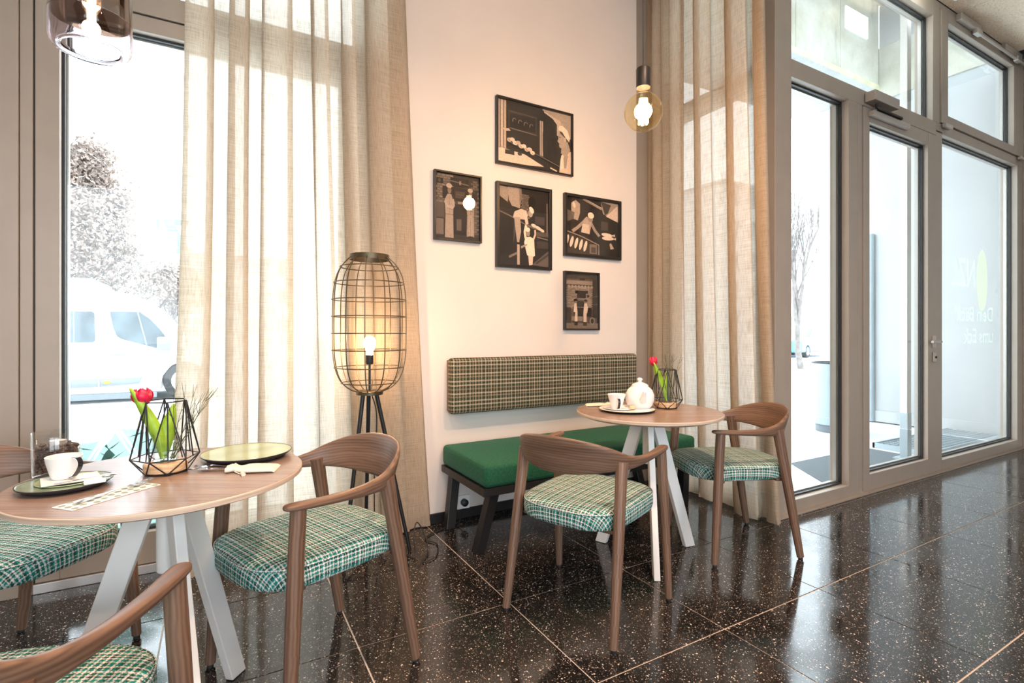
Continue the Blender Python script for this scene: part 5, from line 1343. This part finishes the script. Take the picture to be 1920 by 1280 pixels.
def twigs(loc, seed, n, label, lean, height=0.25):
    rnd = random.Random(seed)
    root = empty('twig_bunch', (*loc, ZT + 0.038))
    ln = Vector(lean)
    for k in range(n):
        d = (ln * rnd.uniform(0.1, 0.9) + Vector((rnd.uniform(-.25, .25), rnd.uniform(-.25, .25), 1))).normalized()
        p = Vector((rnd.uniform(-.008, .008), rnd.uniform(-.008, .008), 0)); pts = [p]
        for i in range(6):
            d = (d + Vector((rnd.uniform(-.14, .14), rnd.uniform(-.14, .14), 0.02))).normalized(); p = p + d * height / 6 * rnd.uniform(0.7, 1.0); pts.append(p)
        m = MB(); m.tube(pts, [0.0013 - 0.00014 * i for i in range(7)], 5)
        for q in (3, 4, 5):
            dd = (d + Vector((rnd.uniform(-.8, .8), rnd.uniform(-.8, .8), 0.1))).normalized()
            m.tube([pts[q], pts[q] + dd * 0.02, pts[q] + dd * 0.04 + Vector((0, 0, 0.006))], [0.0009, 0.0007, 0.0004], 4)
        m.build('twig', M['twig'], root, smooth=60)
    return tag(root, label, 'twigs', 'twigs in the wire vase holders')
cr = Vector((math.cos(0.517), -math.sin(0.517), 0))      # towards the right of the room as one sits at the tables
# --- left table
plate('breakfast_plate', (-0.345, 1.735), 0.098, 'dark green glazed plate under the coffee cup on the left table', 'plate', 'glaze', h=0.014)
saucer((-0.338, 1.740), ZT + 0.0056, 0.070, 'pale green saucer under the cup on the left table', 'glaze_light')
MB_n = MB()
pn = empty('paper_napkin', (-0.338, 1.740, ZT + 0.0195), R(20))
MB().prism([(-0.062, -0.05), (0.058, -0.058), (0.066, 0.045), (-0.05, 0.06)], lambda a, b, d: (a, b, d + 0.003 * math.sin(a * 60)), 0, 0.001).build('sheet', M['paper'], pn)
tag(pn, 'white paper doily between cup and saucer on the left table', 'napkin')
cup((-0.352, 1.752), ZT + 0.0215, R(-48), 'white coffee cup with black handle before the bean glass', r=0.039, h=0.057)
spoon((-0.300, 1.690), ZT + 0.0215, R(10), 'teaspoon lying on the saucer of the left table')
wr = empty('milk_portion', (-0.275, 1.672, ZT + 0.017), R(15))
MB().hexa([(-0.022, -0.010, 0), (0.022, -0.010, 0), (0.022, 0.010, 0), (-0.022, 0.010, 0), (-0.024, -0.008, 0.008), (0.022, -0.007, 0.010), (0.020, 0.008, 0.008), (-0.02, 0.008, 0.010)]).build('wrapper', M['paper'], wr, bev=0.002)
tag(wr, 'small white sugar packet on the rim of the dark green plate', 'packet')
# coffee beans in a glass with a tealight
jar = empty('bean_glass', (-0.396, 1.898, ZT))
MB().lathe([(0.0, 0.0), (0.046, 0.0), (0.049, 0.003), (0.052, 0.11), (0.0508, 0.1115), (0.0495, 0.11), (0.0468, 0.012), (0.0, 0.010)], 56).build('glass', M['clear'], jar, smooth=50)
jar.scale = (1.08, 1.08, 1.1)
tag(jar, 'clear glass tumbler filled with coffee beans beside the cup', 'glass')
rnd = random.Random(12)
bs = MB(); unit = []
for i in range(5):
    for k in range(8):
        a = math.pi * (i + 0.5) / 5; b_ = 2 * math.pi * k / 8
        unit.append(Vector((0.0055 * math.cos(a), 0.0042 * math.sin(a) * math.cos(b_), 0.0036 * math.sin(a) * math.sin(b_))))
for q in range(620):
    zz = rnd.uniform(0.014, 0.078); rr = 0.0405 * (rnd.uniform(0.78, 1.0) if zz < 0.068 else math.sqrt(rnd.uniform(0.02, 1)))
    an = rnd.uniform(0, 6.283); c = Vector((rr * math.cos(an), rr * math.sin(an), zz))
    rot = Matrix.Rotation(rnd.uniform(0, 6.28), 3, 'Z') @ Matrix.Rotation(rnd.uniform(0, 6.28), 3, 'X') @ Matrix.Rotation(rnd.uniform(-.6, .6), 3, 'Y')
    b0 = len(bs.v); bs.v += [tuple(c + rot @ u) for u in unit]
    for i in range(4):
        for k in range(8): bs.face([b0 + i * 8 + k, b0 + i * 8 + (k + 1) % 8, b0 + (i + 1) * 8 + (k + 1) % 8, b0 + (i + 1) * 8 + k])
    bs.face([b0 + k for k in range(8)][::-1]); bs.face([b0 + 32 + k for k in range(8)])
bs.lathe([(0.0, 0.013), (0.034, 0.013), (0.034, 0.068), (0.0, 0.070)], 24)
bo = bs.build('coffee_beans', M['bean'], smooth=60, loc=(-0.396, 1.898, ZT))
bo.scale = (1.08, 1.08, 1.1)
tag(bo, 'roasted coffee beans filling the glass tumbler', 'coffee beans', kind='stuff')
tl = empty('tealight', (-0.394, 1.896, ZT + 0.0862))
MB().lathe([(0.0, 0.0), (0.019, 0.0), (0.019, 0.012), (0.018, 0.012), (0.018, 0.009), (0.0, 0.009)], 28).build('cup', M['alu'], tl, smooth=40)
MB().lathe([(0.0, 0.0085), (0.0178, 0.0085), (0.0178, 0.011), (0.0, 0.0105)], 28).build('wax', M['porcelain'], tl, smooth=40)
MB().tube([(0, 0, 0.010), (0.001, 0, 0.017)], 0.0006, 5).build('wick', M['black_plastic'], tl)
tag(tl, 'white tealight sunk in the coffee beans', 'candle')
# dotted napkin with fork
nk = empty('dotted_napkin', (-0.232, 1.590, ZT), math.atan2(1.599 - 1.486, -0.139 + 0.261))
MB().box(-0.105, 0.105, -0.033, 0.033, 0.0, 0.0022).build('sheet', M['paper'], nk, bev=0.0008)
for i in range(9):
    for k in range(3):
        cx, cy = -0.094 + i * 0.0235, -0.022 + k * 0.022 + (0.006 if i % 2 else -0.004)
        if abs(cy) > 0.028: continue
        MB().prism(ell(cx, cy, 0.0072, 0.0072, n=14), lambda a, b, d: (a, b, d), 0.0020, 0.00245).build('dot', M['dots'], nk)
tag(nk, 'folded napkin with grey-green dots under the fork', 'napkin')
fork((-0.222, 1.606), ZT + 0.0026, math.atan2(1.599 - 1.486, -0.139 + 0.261) + R(4), 'fork lying on the dotted napkin', 0.20)
wire_holder((-0.132, 1.782), R(8), 'black wire vase holder with red tulip on the left table')
tulip((-0.150, 1.790), -cr, 'large open red tulip in the holder on the left table', height=0.192, tilt=0.12, openr=1.1, sc=0.8)
twigs((-0.118, 1.776), 5, 7, 'thin green twigs beside the open tulip on the left table', (0.35, -0.1, 0))
plate('serving_plate', (0.080, 1.865), 0.131, 'large pale green plate with dark underside at the chair edge of the left table', 'plate', 'glaze_light', h=0.018)
pouch((0.022, 1.700), R(-18), 'calico pouch with cutlery lying before the large pale green plate', L=0.135, W_=0.082)
knife((-0.020, 1.728), ZT + 0.004, R(-24), 'knife sticking out of the calico pouch on the left table', 0.13)
fork((0.004, 1.742), ZT + 0.004, R(162), 'fork tucked under the edge of the large pale green plate', 0.14)
# --- right table
plate('serving_tray', (1.825, 2.015), 0.142, 'flat white tray plate under the teapot and cup', 'tray', 'porcelain', 'dark_clay', h=0.010)
saucer((1.785, 2.030), ZT + 0.0056, 0.078, 'white saucer under the cup on the teapot tray', 'porcelain')
cup((1.775, 2.036), ZT + 0.0105, R(-118), 'white cup with black handle band beside the teapot', r=0.047, h=0.076)
bis = empty('wrapped_biscuit', (1.828, 1.978, ZT + 0.012), R(30))
MB().lathe([(0.0, 0.0), (0.014, 0.001), (0.018, 0.006), (0.016, 0.014), (0.008, 0.018), (0.0, 0.018)], 16).build('biscuit', M['pale_wood'], bis, smooth=60)
tag(bis, 'small round biscuit on the saucer beside the teapot', 'biscuit')
tp = empty('teapot', (1.910, 2.010, ZT + 0.0056), R(-25))
MB().lathe([(0.0, 0.0), (0.046, 0.0), (0.050, 0.003), (0.066, 0.022), (0.0745, 0.050), (0.0735, 0.074), (0.062, 0.100), (0.044, 0.116), (0.040, 0.118), (0.0, 0.119)], 56).build('body', M['porcelain'], tp, smooth=60)
ld = MB().lathe([(0.043, 0.1165), (0.044, 0.121), (0.036, 0.129), (0.018, 0.136), (0.010, 0.139), (0.0085, 0.143), (0.0135, 0.150), (0.0135, 0.156), (0.008, 0.161), (0.0, 0.162)], 40).build('lid', M['porcelain'], tp, smooth=60)
m = MB(); sp = catmull([(0.055, 0, 0.045), (0.085, 0, 0.062), (0.103, 0, 0.085), (0.116, 0, 0.103)], 6); m.tube(sp, [0.019 - 0.0115 * (i / (len(sp) - 1)) for i in range(len(sp))], 16); m.build('spout', M['porcelain'], tp, smooth=60)
m = MB(); m.tube(catmull([(-0.058, 0, 0.100), (-0.085, 0, 0.108), (-0.108, 0, 0.088), (-0.105, 0, 0.058), (-0.085, 0, 0.036), (-0.064, 0, 0.030)], 6), 0.0065, 10); m.build('handle', M['porcelain'], tp, smooth=60)
m = MB(); m.tube([(-0.020 + 0.011 * math.cos(a), -0.0745, 0.052 + 0.013 * math.sin(a)) for a in [R(d) for d in range(-60, 241, 20)]], 0.0014, 6); m.build('emblem', M['black_glaze'], tp, smooth=60)
tp.rotation_euler = (0, 0, R(58 - 180))
tag(tp, 'round white porcelain teapot on the tray', 'teapot')
pouch((1.872, 2.190), R(148), 'calico pouch at the bench side of the teapot table', L=0.14, W_=0.085)
wire_holder((2.075, 1.985), R(20), 'black wire vase holder with closed red tulip behind the teapot')
tulip((2.065, 1.990), -cr, 'closed red tulip leaning out of the holder behind the teapot', height=0.225, tilt=0.1, openr=0.82)
twigs((2.085, 1.98), 9, 8, 'fine dark twigs in the holder behind the teapot', (0.1, 0.05, 0), 0.30)
